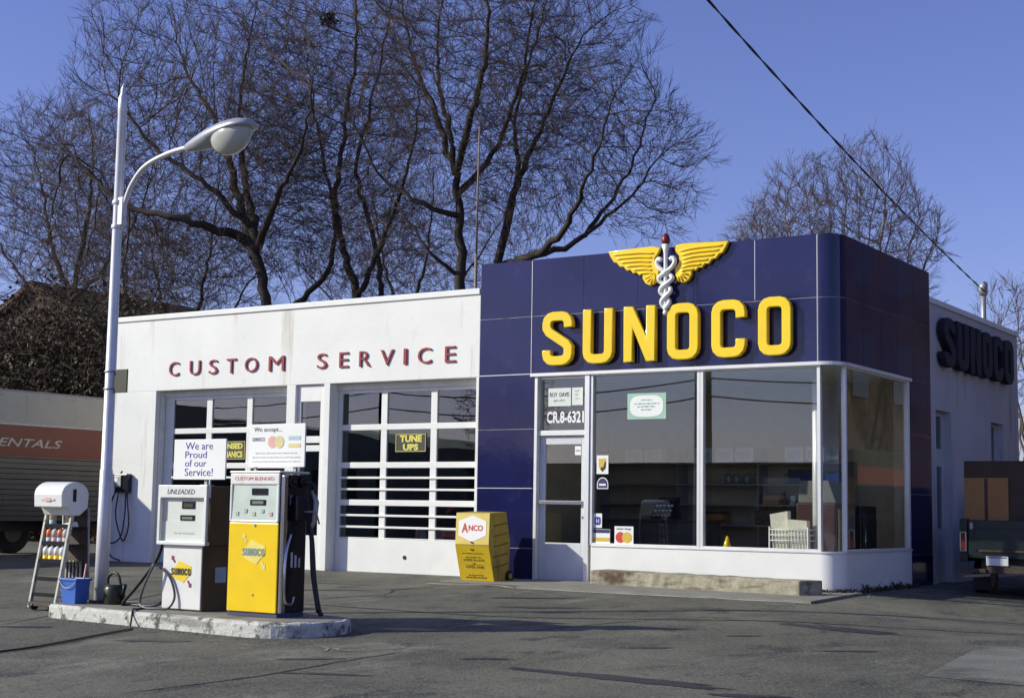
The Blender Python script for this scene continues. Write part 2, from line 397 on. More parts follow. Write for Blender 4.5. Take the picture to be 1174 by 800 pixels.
def blotch(name, cx, cy, ax, lx, ly, m):
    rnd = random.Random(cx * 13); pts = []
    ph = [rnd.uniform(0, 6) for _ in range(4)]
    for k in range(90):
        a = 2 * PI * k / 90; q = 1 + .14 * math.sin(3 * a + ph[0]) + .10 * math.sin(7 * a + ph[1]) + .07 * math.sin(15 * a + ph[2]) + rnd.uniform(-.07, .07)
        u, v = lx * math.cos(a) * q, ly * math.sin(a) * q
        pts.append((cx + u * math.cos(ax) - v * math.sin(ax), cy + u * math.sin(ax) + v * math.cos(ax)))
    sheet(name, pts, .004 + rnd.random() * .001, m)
blotch('oil_and_shade_blotch', 1.75, -4.55, R(-20), .75, .22, M['oil'])
blotch('oil_and_shade_blotch', 1.75, -9.48, R(-4), 1.0, .13, M['oil'])  # cast-shadow streak painted as a dark sheet, not oil
blotch('oil_and_shade_blotch', -2.3, -4.2, R(25), .5, .12, M['oil'])
blotch('oil_and_shade_blotch', .1, -9.0, R(30), .22, .06, M['oil'])
for q in ((-2.0, -7.3, 20, .35, .12), (-1.2, -9.9, 40, .3, .05), (-3.4, -9.6, 30, .35, .07), (-5.6, -9.4, 30, .3, .08), (0.9, -7.4, 35, .25, .05), (2.6, -6.6, 30, .3, .05), (-.2, -3.2, 25, .4, .08), (-3.2, -3.0, 30, .6, .10), (-6.6, -3.6, 30, .7, .12), (1.2, -5.9, 35, .18, .05), (3.0, -9.8, 20, .3, .07), (-.4, -10.6, 20, .4, .05)): blotch('oil_and_shade_blotch', q[0], q[1], R(q[2]), q[3], q[4], M['oil'])
bm = BM()
for pl_, w_ in (([(-1.55, -9.1), (-1.35, -9.22), (-1.15, -9.15)], .03), ([(-1.9, -9.0), (-1.6, -9.15), (-1.45, -9.35)], .02), ([(-1.2, -8.6), (-.9, -8.75), (-.6, -8.6)], .02), ([(-2.6, -9.3), (-2.3, -9.45)], .02), ([(-3.1, -9.3), (-2.8, -9.25), (-2.5, -9.0)], .015)): strip(bm, pl_, w_, .005, .01)
tag(obj('scuff_marks', bm, M['scuff']), kind='structure')
# loose grit gathered by the kerb, the beam and the doorway
rg_ = random.Random(31); V = []; F = []
def grit(n, fx, r0, r1):
    for _ in range(n):
        x, y, z = fx(); r_ = rg_.uniform(r0, r1); k = len(V)
        for dx, dy, dz in ((1, 0, 0), (0, 1, 0), (-1, 0, 0), (0, -1, 0), (0, 0, .8), (0, 0, -.3)): V.append((x + dx * r_ * rg_.uniform(.6, 1.2), y + dy * r_ * rg_.uniform(.6, 1.2), z + dz * r_))
        for a, b in ((0, 1), (1, 2), (2, 3), (3, 0)): F.append((k + a, k + b, k + 4)); F.append((k + b, k + a, k + 5))
def g1_(): x = rg_.uniform(-6.2, -2.4); y = -8.62 - .08 * (x + 6) - abs(rg_.gauss(0, .10)); return x, y, gh(x, y)
def g2_(): x = rg_.uniform(-4.3, .6); y = -1.72 - abs(rg_.gauss(0, .12)); return x, y, gh(x, y)
def g3_(): x = rg_.uniform(-6, 5); y = rg_.uniform(-12, -2); return x, y, gh(x, y)
def g4_(): x = rg_.uniform(-.2, .5); y = rg_.uniform(-.7, 2.5); return x, y, gh(x, y) + (.03 if x < .2 and y < .3 else 0)
grit(500, g1_, .004, .012); grit(350, g2_, .004, .012); grit(900, g3_, .003, .009); grit(160, g4_, .006, .02)
tag(mesh_pd('loose_grit', V, F, M['patch']), 'scattered loose grit and small stones on the pavement', 'grit', kind='stuff')

# ------------------------------------------------------------------ the station
XL, XB, YB, ZB, ZW, ZO = -14.9, -6.19, 4.16, 5.15, 4.75, 3.27
st = thing('service_station', 'white and navy flat-roofed filling station with two garage doors and a rounded glass shop corner', 'building', (-7, 4, 0))
D = -.4
bm = BM()
box(bm, XL, -13.72, 0, .3, D, ZO); box(bm, XL, XB - .002, 0, .3, ZO, ZW - .1)
box(bm, -10.39, -10.18, 0, .3, D, ZO); box(bm, -9.52, -9.38, 0, .3, D, ZO); box(bm, -6.25, XB - .002, 0, .3, D, ZO)
box(bm, XL, XL + .25, .3, 9.75, D, ZW - .1); box(bm, XL + .25, -.26, 9.5, 9.75, D, ZW - .1)
obj('front_wall', bm, M['stucco'], st, bevel=.008)
bm = BM()   # side wall with two openings
box(bm, -.25, -.012, YB + .002, 4.5, D, ZW - .1); box(bm, -.25, -.012, 4.5, 5.34, 2.88, ZW - .1); box(bm, -.25, -.012, 5.34, 7.8, D, ZW - .1)
box(bm, -.25, -.012, 7.8, 8.64, D, 1.35); box(bm, -.25, -.012, 7.8, 8.64, 2.86, ZW - .1); box(bm, -.25, -.012, 8.64, 9.75, D, ZW - .1)
obj('side_wall', bm, M['stucco_side_shade'], st)
bm = BM()
box(bm, XL - .03, XB - .003, -.03, .32, ZW - .1, ZW); box(bm, XL - .03, XL + .28, .32, 9.78, ZW - .1, ZW); box(bm, XL + .28, .018, 9.47, 9.78, ZW - .1, ZW); box(bm, -.28, .018, YB + .003, 9.47, ZW - .1, ZW)
obj('coping', bm, M['white'], st, bevel=.01)
bm = BM(); box(bm, XL + .25, -.25, .3, 9.5, 4.25, 4.35); obj('roof', bm, M['roof'], st)
# inner partitions and floors
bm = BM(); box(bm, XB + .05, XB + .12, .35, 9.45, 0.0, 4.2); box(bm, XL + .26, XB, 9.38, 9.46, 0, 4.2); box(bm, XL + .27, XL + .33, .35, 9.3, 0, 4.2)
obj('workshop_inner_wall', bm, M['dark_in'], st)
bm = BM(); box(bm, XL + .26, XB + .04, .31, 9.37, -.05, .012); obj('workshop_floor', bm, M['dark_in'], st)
bm = BM(); box(bm, XB + .121, -.32, .12, 4.05, -.02, .02); obj('shop_floor', bm, M['floor'], st)
bm = BM(); box(bm, XB + .122, -.26, 4.06, 4.12, 0, 3.5); box(bm, XB + .122, XB + .16, .12, 4.05, .02, 3.5); box(bm, -.26, -.06, 3.10, 4.05, .0, 3.5)
obj('shop_inner_wall', bm, M['tan'], st)
bm = BM(); box(bm, XB + .17, -.3, .1, 4.04, 3.32, 3.38); obj('shop_ceiling', bm, M['ceil'], st)

# navy cladding: separate enamel panels on a backing, pale sealant in the joints
RC = .29
def corner_pts(r=RC, n=10, out=0.0, y_end=YB, x_start=XB):
    """plan outline along the front, around the rounded corner and down the side"""
    p = [(x_start, -out), (-RC, -out)]
    for k in range(1, n):
        t = (PI / 2) * k / n; p.append((-RC + (r + out) * math.sin(t), RC - (r + out) * math.cos(t)))
    p += [(out, RC), (out, y_end)]
    return p
def ribbon(bm, pts, z0, z1, th=.05, mi=0):
    """a wall that follows a plan outline"""
    n = len(pts); inn = []
    for i, p in enumerate(pts):
        a = Vector(pts[max(0, i - 1)]); b = Vector(pts[min(n - 1, i + 1)]); d = (b - a).normalized(); inn.append((p[0] - d.y * th, p[1] + d.x * th))
    vo0 = [bm.verts.new((x, y, z0)) for x, y in pts]; vo1 = [bm.verts.new((x, y, z1)) for x, y in pts]
    vi0 = [bm.verts.new((x, y, z0)) for x, y in inn]; vi1 = [bm.verts.new((x, y, z1)) for x, y in inn]
    for i in range(n - 1):
        for q in ([vo0[i], vo0[i + 1], vo1[i + 1], vo1[i]], [vi0[i + 1], vi0[i], vi1[i], vi1[i + 1]], [vo1[i], vo1[i + 1], vi1[i + 1], vi1[i]], [vo0[i + 1], vo0[i], vi0[i], vi0[i + 1]]):
            bm.faces.new(q).material_index = mi
    for k in (0, n - 1): bm.faces.new([vo0[k], vo1[k], vi1[k], vi0[k]])
seams = [-6.185, -5.17, -4.2, -3.23, -2.25, -1.27, -.30]
zr = [3.285, 4.22, 5.148]
bm = BM(); j = .006
for a, b in zip(seams, seams[1:]):
    for z0, z1 in zip(zr, zr[1:]): box(bm, a + j, b - j, -.014, .03, z0 + j, z1 - j)
for z0, z1 in ((-.15, .5), (.5, 1.45), (1.45, 2.4), (2.4, 3.285)): box(bm, XB + j, -5.17 + .07 - j, -.014, .03, z0 + j, z1 - j)
cp = corner_pts(out=.014)
arc = cp[1:-1]
for z0, z1 in zip(zr, zr[1:]): ribbon(bm, [(arc[0][0] + j, arc[0][1])] + arc[1:-1] + [(arc[-1][0], arc[-1][1] - j)], z0 + j, z1 - j, .04)
sy = [RC, 1.0, 1.75, 2.5, 3.3, YB]
for a, b in zip(sy, sy[1:]):
    for z0, z1 in zip(zr, zr[1:]): box(bm, -.03, .014, a + .004, b - .004, z0 + .004, z1 - .004)
for z0, z1 in ((-.4, .5), (.5, 1.45), (1.45, 2.4), (2.4, 3.285)): box(bm, -.03, .014, 3.12, YB - .004, z0 + .004, z1 - .004)
clad = obj('navy_panel_cladding', bm, M['navy'], st)
bm = BM()
ribbon(bm, corner_pts(out=.006), 3.285, 5.14, .2)
box(bm, XB + .004, -5.11, -.006, .09, -.15, 3.285); box(bm, -.055, .006, 3.13, YB - .006, -.4, 3.285)
obj('panel_joints', bm, M['grout'], st)
bm = BM(); pl = corner_pts(out=-.03); vs = [(x, y) for x, y in pl] + [(XB + .05, YB)]
prism(bm, vs, 4.95, 5.0, 'z'); obj('shop_roof', bm, M['roof'], st)
bm = BM(); box(bm, XB, -.02, YB - .06, YB, 4.35, 5.12); box(bm, XB, XB + .06, .2, YB - .06, 4.7, 5.12); obj('parapet_back', bm, M['navy'], st)
# white metal band under the fascia and joint strips that catch the light
bm = BM()
ribbon(bm, corner_pts(out=.045, y_end=3.13, x_start=-5.17), 3.235, 3.287, .09)
obj('window_head_trim', bm, M['trim'], st, bevel=.004)
for b in ((XB + .01, -5.18, 3.275, 3.292), (XB + .01, -5.12, 1.443, 1.458), (-5.177, -5.163, 3.29, 5.13), (-.307, -.294, 3.29, 5.13), (-1.277, -1.264, 4.24, 5.13)):
    bm = BM(); box(bm, b[0] + .003, b[1] - .003, -.019, -.0145, b[2] + .003, b[3] - .003); obj('joint_strip', bm, M['trim'], st)
# white base wall under the shop windows
bm = BM(); ribbon(bm, corner_pts(out=.012, y_end=3.10, x_start=-4.03, n=16), -.4, .56, .16)
o = obj('window_base_wall', bm, M['white'], st)
for p in o.data.polygons: p.use_smooth = False
bm = BM(); ribbon(bm, corner_pts(out=.028, y_end=3.11, x_start=-4.02, n=16), .56, .585, .16); obj('window_sill', bm, M['trim'], st, bevel=.004)

def window(name, x0, x1, z0, z1, y, fr=.05, m='trim', g='glass', stl=None):
    bm = BM(); d = .05
    for b in ((x0, x0 + fr, z0, z1), (x1 - fr, x1, z0, z1), (x0 + fr, x1 - fr, z0, z0 + fr * .6), (x0 + fr, x1 - fr, z1 - fr * .5, z1)): box(bm, b[0], b[1], y - .03, y + d, b[2], b[3])
    w = obj(name, bm, M[m], stl or st, bevel=.004)
    bm = BM(); box(bm, x0 + fr - .004, x1 - fr + .004, y + .018, y + .022, z0 + fr * .6 - .004, z1 - fr * .5 + .004)
    obj('pane', bm, M[g], w)
    return w
window('display_window', -4.07, -2.17, .585, 3.24, .03)
window('display_window', -2.166, -.27, .585, 3.24, .03)
# curved corner glass and side window
bm = BM(); ap = [(-RC + .05, .05)]
ap = [(-RC + (RC - .04) * math.sin(PI / 2 * k / 12), RC - (RC - .04) * math.cos(PI / 2 * k / 12)) for k in range(13)]
ribbon(bm, ap, .585, 3.24, .004)
cg = obj('corner_window', bm, M['glass'], st)
for p in cg.data.polygons: p.use_smooth = abs(p.normal.z) < .5
bm = BM()
for b in ((RC - .02, RC + .03, .585, 3.24), (3.02, 3.10, .585, 3.24), (RC + .03, 3.02, .585, .61), (RC + .03, 3.02, 3.21, 3.24)): box(bm, -.06, .01, b[0], b[1], b[2], b[3])
sw = obj('side_display_window', bm, M['trim'], st, bevel=.004)
bm = BM(); box(bm, -.036, -.032, RC + .025, 3.025, .606, 3.215); obj('pane', bm, M['glass'], sw)
bm = BM(); tube(bm, [(-.62, .75, .02), (-.62, .75, 3.32)], .07, 16); obj('corner_column', bm, M['trim'], st)

# entrance: jambs, transom and door
bm = BM()
box(bm, -5.10, -5.045, -.01, .16, -.12, 3.235); box(bm, -4.16, -4.075, -.02, .16, -.12, 3.235); box(bm, -5.045, -4.16, .03, .14, 2.29, 2.37); box(bm, -5.045, -4.16, .06, .14, 3.19, 3.235)
obj('door_frame', bm, M['trim'], st, bevel=.004)
bm = BM(); box(bm, -5.047, -4.158, .098, .102, 2.368, 3.192); obj('transom_pane', bm, M['glass'], st)
bm = BM(); x0, x1 = -5.04, -4.165
for b in ((x0, x0 + .1, -.02, 2.28), (x1 - .105, x1, -.02, 2.28), (x0 + .1, x1 - .105, -.02, .6), (x0 + .1, x1 - .105, 2.15, 2.28)): box(bm, b[0], b[1], .085, .13, b[2], b[3])
ed = obj('entrance_door', bm, M['door_paint'], st, bevel=.005)
bm = BM(); box(bm, x0 + .095, x1 - .1, .105, .109, .595, 2.155); obj('pane', bm, M['glass'], ed)
bm = BM(); box(bm, x0 + .02, x1 - .02, .02, .045, 1.2, 1.26)
for x in (x0 + .04, x1 - .06): box(bm, x, x + .03, .045, .084, 1.21, 1.25)
obj('push_bar', bm, M['chrome'], ed, bevel=.005)
bm = BM(); tube(bm, [(x1 - .05, .085, 1.0), (x1 - .05, .05, 1.0)], .022, 12); obj('lock', bm, M['chrome'], ed)
bm = BM(); box(bm, x0, x1 + .02, .0, .2, -.04, -.022); obj('threshold', bm, M['rust'], st)

# garage doors
ROWS = [(2.55, 3.10), (1.89, 2.45), (1.24, 1.79), (.59, 1.14)]
def garage_door(x0, x1, cols):
    bm = BM()
    for z0, z1 in ((-.02, .57), (.575, .59), (1.14, 1.24), (1.79, 1.89), (2.45, 2.55), (3.10, ZO)): box(bm, x0, x1, .24, .30, z0, z1)
    sp = [(x0, cols[0][0])] + [(a[1], b[0]) for a, b in zip(cols, cols[1:])] + [(cols[-1][1], x1)]
    for a, b in sp: box(bm, a, b, .243, .297, .55, 3.2)
    for (r, zs) in ((2, (1.62, 1.42)), (3, (.97, .77))):
        for z in zs: box(bm, cols[0][0] - .02, cols[-1][1] + .02, .215, .236, z - .018, z + .018)
    g = obj('garage_door', bm, M['white'], st, bevel=.005)
    for z0, z1 in ROWS:
        for a, b in cols:
            p = BM(); box(p, a - .005, b + .005, .268, .272, z0 - .005, z1 + .005); obj('pane', p, M['glass_g'], g)
    return g
g1 = garage_door(-13.70, -10.40, [(-13.48, -12.60), (-12.46, -11.57), (-11.44, -10.60)])
g2 = garage_door(-9.375, -6.255, [(-9.29, -8.41), (-8.28, -7.34), (-7.21, -6.34)])
bm = BM(); tube(bm, [(-7.83, .24, .27), (-7.83, .23, .27)], .035, 16); obj('lock_hole', bm, M['black'], g2)
bm = BM(); box(bm, -13.715, -13.702, .1, .24, -.02, ZO - .02); box(bm, -13.71, -10.395, .19, .235, 3.16, ZO - .004); box(bm, -9.377, -6.252, .19, .235, 3.16, ZO - .004)
obj('door_stop', bm, M['white_worn'], st)
# narrow door between the bays
bm = BM()
for b in ((-10.178, -10.10, 0, 3.26), (-9.64, -9.522, 0, 3.26), (-10.1, -9.64, 0, .6), (-10.1, -9.64, 2.08, 2.19), (-10.1, -9.64, 2.23, 2.35), (-10.1, -9.64, 2.97, 3.26)): box(bm, b[0], b[1], .06, .12, b[2], b[3])
nd = obj('passage_door', bm, M['white'], st, bevel=.004)
for z0, z1 in ((.6, 2.08), (2.35, 2.97)):
    bm = BM(); box(bm, -10.105, -9.635, .088, .092, z0 - .004, z1 + .004); obj('pane', bm, M['glass_g'], nd)
# side door and window in shade
def side_fill(name, y0, y1, z0, z1, bars):
    bm = BM()
    for b in ((y0, y0 + .08, z0, z1), (y1 - .08, y1, z0, z1)): box(bm, -.21, -.15, b[0], b[1], b[2], b[3])
    for a, b in bars: box(bm, -.21, -.153, y0 + .08, y1 - .08, a, b)
    return obj(name, bm, M['stucco_side_shade'], st, bevel=.004)
sd = side_fill('side_door', 4.5, 5.34, -.3, 2.88, [(-.3, .9), (1.95, 2.25), (2.8, 2.88)])
for a, b in ((.9, 1.95), (2.25, 2.8)):
    bm = BM(); box(bm, -.182, -.178, 4.575, 5.265, a, b); obj('pane', bm, M['glass_g'], sd)
sw2 = side_fill('side_window', 7.8, 8.64, 1.35, 2.86, [(1.35, 1.43), (2.06, 2.12), (2.8, 2.86)])
for a, b in ((1.43, 2.06), (2.12, 2.8)):
    bm = BM(); box(bm, -.182, -.178, 7.875, 8.565, a, b); obj('pane', bm, M['glass_g'], sw2)

# ------------------------------------------------------------------ lettering
def letters(name, label, spec, z0, z1, c, depth, m, face='front', w0=.03, bev=.014, t=.175, nm='letter'):
    r = thing(name, label, 'sign', (spec[0][1], 0, z0) if face == 'front' else (0, spec[0][1], z0))
    for s in spec:
        za, zb = (s[3], s[4]) if len(s) > 3 else (z0, z1)
        block_obj(nm, s[0], (s[1], s[2], za, zb), c, depth, m, r, face, w0, bev, t)
    return r
letters('shop_lettering', 'large raised yellow capitals reading SUNOCO on the navy fascia above the shop window',
        [('S', -4.89, -4.33), ('U', -4.14, -3.60), ('N', -3.41, -2.86), ('O', -2.66, -2.13), ('C', -1.92, -1.37), ('O', -1.17, -.65)], 3.39, 4.25, -.014, .10, M['yellow'])
letters('side_lettering', 'dark navy raised capitals reading SUNOCO on the shaded white side wall',
        [('S', 4.55, 5.22), ('U', 5.32, 5.98), ('N', 6.08, 6.74), ('O', 6.84, 7.46), ('C', 7.56, 8.20), ('O', 8.30, 8.94)], 3.62, 4.46, -.012, .12, M['navy_flat'], 'side', .03, .015, .24)
cs = thing('bay_lettering', 'spaced small red capitals reading CUSTOM SERVICE above the garage doors', 'sign', (-10, 0, 3.5))
for ch, x0, x1 in (('C', -13.38, -13.12), ('U', -12.83, -12.56), ('S', -12.33, -12.11), ('T', -11.88, -11.64), ('O', -11.42, -11.10), ('M', -10.83, -10.46),
                   ('S', -9.68, -9.46), ('E', -9.17, -8.97), ('R', -8.72, -8.48), ('V', -8.25, -7.97), ('I', -7.75, -7.69), ('C', -7.45, -7.17), ('E', -6.88, -6.67)):
    text_obj('letter', ch, (x0, x1, 3.54, 3.81), 0, M['red'], cs, half=.012, w0=.004, bold=-.004)

# winged emblem
em = thing('winged_emblem', 'yellow wings and white entwined snake staff emblem on the navy fascia top', 'sign', (-2.69, -.1, 4.1))
LW = [(-3.72, 5.15), (-2.95, 5.17), (-2.80, 5.14), (-2.84, 5.05), (-2.90, 4.98), (-2.89, 4.88), (-2.82, 4.80), (-2.84, 4.68), (-2.86, 4.60), (-2.98, 4.56), (-3.06, 4.60), (-3.11, 4.68), (-3.11, 4.75), (-3.17, 4.73), (-3.22, 4.78), (-3.28, 4.77), (-3.33, 4.83), (-3.39, 4.82), (-3.45, 4.89), (-3.51, 4.89), (-3.57, 4.96), (-3.62, 4.97), (-3.68, 5.06)]
for s in (1, -1):
    lp = [(x if s == 1 else 2 * -2.69 - x, z) for x, z in LW]
    if s == -1: lp = lp[::-1]
    me = curve_mesh([lp], .035, .012); place_mesh(me, 'front', -.014, .045); w = link_mesh('wing', me, M['yellow'], em)
    fm = BM()
    for k, (z, xa, xb) in enumerate(((5.105, -3.64, -2.90), (5.04, -3.58, -2.93), (4.975, -3.50, -2.95), (4.91, -3.40, -2.95), (4.845, -3.28, -2.93), (4.78, -3.16, -2.90))):
        pl = spline([(xa, -.094, z - .02), ((xa * 2 + xb) / 3, -.101, z - .018), ((xa + 2 * xb) / 3, -.103, z - .022), (xb, -.094, z - .05)], 5)
        if s == -1: pl = [Vector((2 * -2.69 - p.x, p.y, p.z)) for p in pl]
        tube(fm, pl, [.006] + [.019] * (len(pl) - 2) + [.008], 6)
    for k in range(4):
        a = R(200 + k * 25); pl = [Vector((-2.90, -.095, 4.74)), Vector((-2.90 + math.cos(a) * .08, -.102, 4.74 + math.sin(a) * .09)), Vector((-2.92 + math.cos(a) * .15, -.094, 4.73 + math.sin(a) * .15))]
        if s == -1: pl = [Vector((2 * -2.69 - p.x, p.y, p.z)) for p in pl]
        tube(fm, pl, .016, 6)
    obj('feather', fm, M['yellow'], w)
bm = BM()
tube(bm, [(-2.69, -.13, z) for z in (4.10, 4.14, 4.3, 5.02, 5.06, 5.17)], [.012, .03, .028, .03, .035, .065], 12)
bmesh.ops.create_uvsphere(bm, u_segments=12, v_segments=8, radius=.04, matrix=Matrix.Translation((-2.69, -.13, 4.12)))
obj('staff', bm, M['white'], em, smooth=True)
for s in (1, -1):
    pts = []; n = 60
    for k in range(n + 1):
        t = k / n; z = 4.17 + t * .56; amp = .05 + .075 * t; pts.append((-2.69 + s * amp * math.sin(t * PI * 3.0), -.13 - s * .025 * math.cos(t * PI * 3.0), z))
    e = pts[-1]
    pts += [(-2.69 - s * .05, -.13, 4.77), (-2.69 - s * .12, -.13, 4.83), (-2.69 - s * .155, -.13, 4.90), (-2.69 - s * .12, -.13, 4.955), (-2.69 - s * .075, -.13, 4.93)]
    bm = BM(); tube(bm, pts[:n - 2] + spline(pts[n - 2:], 4), .036, 8); obj('snake', bm, M['white'], em)
bm = BM(); tube(bm, [(-2.69, -.13, z) for z in (5.172, 5.19, 5.25, 5.31, 5.345)], [.05, .065, .068, .05, .012], 12); obj('torch_tip', bm, M['dkred'], em, smooth=True)

# ------------------------------------------------------------------ window signs and stickers (each on the glass)
def sticker(name, label, cat, x0, x1, z0, z1, y, m, group=None, th=.003):
    r = thing(name, label, cat, ((x0 + x1) / 2, y, z0)); bm = BM(); box(bm, x0, x1, y - th, y, z0, z1); obj('card', bm, m, r); return r
GY = .046
s = sticker('window_certificate', 'white oval text certificate with pale green border high in the large shop window', 'notice', -3.43, -2.76, 2.52, 2.92, GY, M['green_ink'])
me = curve_mesh([[(-3.095 + (.29) * math.copysign(abs(math.cos(a)) ** .6, math.cos(a)), 2.72 + .165 * math.copysign(abs(math.sin(a)) ** .7, math.sin(a))) for a in [2 * PI * k / 40 for k in range(40)]]], .001)
place_mesh(me, 'front', GY - .003, .002); link_mesh('oval_panel', me, M['paper'], s)
for k, (w, z) in enumerate(((.10, 2.80), (.22, 2.745), (.16, 2.70), (.10, 2.65))): smudge_obj('print', (-3.095 - w, -3.095 + w, z, z + .025), GY - .005, M['green_ink'], s)
s = sticker('shield_sticker', 'white sticker with gold and black shield at the left edge of the shop window', 'sticker', -3.97, -3.76, 1.68, 1.97, GY, M['paper'])
me = curve_mesh([[(-3.93, 1.92), (-3.80, 1.92), (-3.80, 1.80), (-3.83, 1.74), (-3.865, 1.71), (-3.90, 1.74), (-3.93, 1.80)]], .001); place_mesh(me, 'front', GY - .003, .002); link_mesh('shield', me, M['ochre'], s)
me = curve_mesh([[(-3.82, 1.87), (-3.80, 1.87), (-3.81, 1.77), (-3.865, 1.72), (-3.90, 1.76), (-3.88, 1.79), (-3.85, 1.78)]], .001); place_mesh(me, 'front', GY - .005, .002); link_mesh('emblem', me, M['black_ink'], s)
s = thing('domed_sticker', 'small dark blue dome-shaped sticker with white rim below the shield sticker', 'sticker', (-3.86, GY, 1.46))
def dome(w, h, z0): return [(-3.86 - w, z0), (-3.86 + w, z0)] + [(-3.86 + w * math.cos(PI * k / 10), z0 + h * .4 + h * .6 * math.sin(PI * k / 10)) for k in range(11)]
me = curve_mesh([dome(.10, .18, 1.45)], .001); place_mesh(me, 'front', GY, .001); link_mesh('rim', me, M['paper'], s)
me = curve_mesh([dome(.085, .15, 1.465)], .001); place_mesh(me, 'front', GY, .004); link_mesh('face', me, M['navy_ink'], s)
bm = BM(); box(bm, -3.92, -3.80, GY - .007, GY - .006, 1.5, 1.53); obj('print', bm, M['paper'], s)
s = sticker('blue_square_sticker', 'white sticker with blue rounded square, above the bank card sticker in the window', 'sticker', -4.015, -3.865, .85, 1.07, GY, M['paper'])
me = curve_mesh([[(-3.94 + .055 * math.copysign(abs(math.cos(a)) ** .6, math.cos(a)), .955 + .065 * math.copysign(abs(math.sin(a)) ** .6, math.sin(a))) for a in [2 * PI * k / 24 for k in range(24)]]], .001); place_mesh(me, 'front', GY - .003, .002); link_mesh('square', me, M['blue_ink'], s)
text_obj('print', 'H', (-3.965, -3.915, .925, .985), GY - .005, M['paper'], s)
s = sticker('striped_card_sticker', 'card sticker with blue, white and gold stripes in the bottom left of the shop window', 'sticker', -4.015, -3.72, .60, .83, GY, M['paper'])
for a, b, m in ((.77, .825, 'navy_ink'), (.64, .70, 'ochre')):
    bm = BM(); box(bm, -4.01, -3.725, GY - .005, GY - .0035, a, b); obj('stripe', bm, M[m], s)
s = sticker('two_circle_sticker', 'square card sticker with overlapping red and ochre circles at the bottom of the shop window', 'sticker', -3.64, -3.31, .60, .88, GY, M['paper'])
for cx, m, w in ((-3.535, 'card_red', .002), (-3.42, 'ochre', .0035)):
    me = curve_mesh([[(cx + .085 * math.cos(2 * PI * k / 28), .71 + .085 * math.sin(2 * PI * k / 28)) for k in range(28)]], .0005); place_mesh(me, 'front', GY - .003, w); link_mesh('circle', me, M[m], s)
text_obj('print', 'master charge', (-3.6, -3.35, .82, .86), GY - .003, M['black_ink'], s)
s = sticker('owner_card', 'white card naming the operator inside the glass above the entrance door', 'notice', -4.90, -4.48, 2.76, 3.05, .094, M['paper2'])
text_obj('print', 'ROY  DAVIS', (-4.87, -4.51, 2.91, 2.98), .091, M['navy_ink'], s); smudge_obj('print', (-4.80, -4.58, 2.83, 2.87), .091, M['green_ink'], s)
s = sticker('hours_card', 'narrow white card beside the operator card above the entrance door', 'notice', -4.46, -4.26, 2.77, 3.05, .094, M['paper2'])
for z in (2.98, 2.92, 2.86): smudge_obj('print', (-4.40, -4.32, z, z + .03), .091, M['faint'], s)
s = thing('telephone_lettering', 'white telephone number lettering on the glass above the entrance door', 'lettering', (-4.56, .095, 2.5))
text_obj('number', 'CR.8-6321', (-4.93, -4.24, 2.49, 2.68), .098, M['paper'], s, bold=.03)
s = sticker('door_sticker', 'small white sticker in the top right corner of the entrance door glass', 'sticker', -4.40, -4.29, 1.98, 2.12, .104, M['paper'])
smudge_obj('print', (-4.385, -4.305, 2.03, 2.07), .10, M['faint'], s)
def bay_sign(name, label, x0, x1, z0, z1, lines):
    s = sticker(name, label, 'sign', x0, x1, z0, z1, .262, M['board'], th=.006)
    bm = BM(); e = .018
    for b in ((x0 + .01, x1 - .01, z0 + .01, z0 + e), (x0 + .01, x1 - .01, z1 - e, z1 - .01), (x0 + .01, x0 + e, z0 + e, z1 - e), (x1 - e, x1 - .01, z0 + e, z1 - e)): box(bm, b[0], b[1], .253, .255, b[2], b[3])
    obj('border', bm, M['amber'], s)
    for t, ax, bx, az, bz in lines: text_obj('lettering', t, (ax, bx, az, bz), .256, M['amber'], s, bold=.05)
bay_sign('tune_ups_sign', 'black sign with yellow letters TUNE UPS in the middle pane of the right garage door', -8.10, -7.44, 2.06, 2.38, [('TUNE', -8.0, -7.53, 2.23, 2.35), ('UPS', -7.93, -7.60, 2.09, 2.20)])
bay_sign('mechanics_sign', 'black and yellow LICENSED MECHANICS sign in a pane of the left garage door', -12.42, -11.60, 1.95, 2.30, [('LICENSED', -12.36, -11.66, 2.15, 2.26), ('MECHANICS', -12.36, -11.66, 1.99, 2.11)])

# ------------------------------------------------------------------ shop interior
sh = thing('wall_shelving', 'long three-board shelving on the tan back wall inside the shop', 'shelves', (-3.6, 3.8, 0))
for z in (.88, 1.23, 1.58, 1.95):
    bm = BM(); box(bm, -6.0, -1.3, 3.62, 4.05, z, z + .03); obj('shelf', bm, M['vendw'], sh, bevel=.003)
for x in (-6.0, -4.4, -2.85, -1.3):
    bm = BM(); box(bm, x - .015, x + .015, 3.66, 4.04, .02, 2.2); obj('upright', bm, M['vendw'], sh)
rnd = random.Random(3)
cans = []; 
def can(z, x, m, lid, label, grp):
    r = thing('can', label, 'can', (x, 3.76, z), 0, grp); h = .16
    bm = BM(); tube(bm, [(0, 0, .0), (0, 0, h)], .05, 14); obj('body', bm, m, r, local=True)
    bm = BM(); tube(bm, [(0, 0, h), (0, 0, h + .012)], .046, 14); obj('lid', bm, lid, r, local=True); return r
def dup(root, loc):
    r = root.copy(); COL.objects.link(r); r.location = loc
    for ch in list(root.children):
        c = ch.copy(); COL.objects.link(c); c.parent = r
    return r
c0 = can(1.262, -2.1, M['paper2'], M['navy_ink'], 'white can on the middle shelf behind the right shop window', 'white cans on the middle shop shelf')
for x in (-2.25, -1.95, -1.8, -1.66, -2.62): dup(c0, (x, 3.76, 1.262))
c1 = can(1.612, -3.1, M['steel'], M['black_ink'], 'grey can on the upper shelf behind the right shop window', 'grey cans on the upper shop shelf')
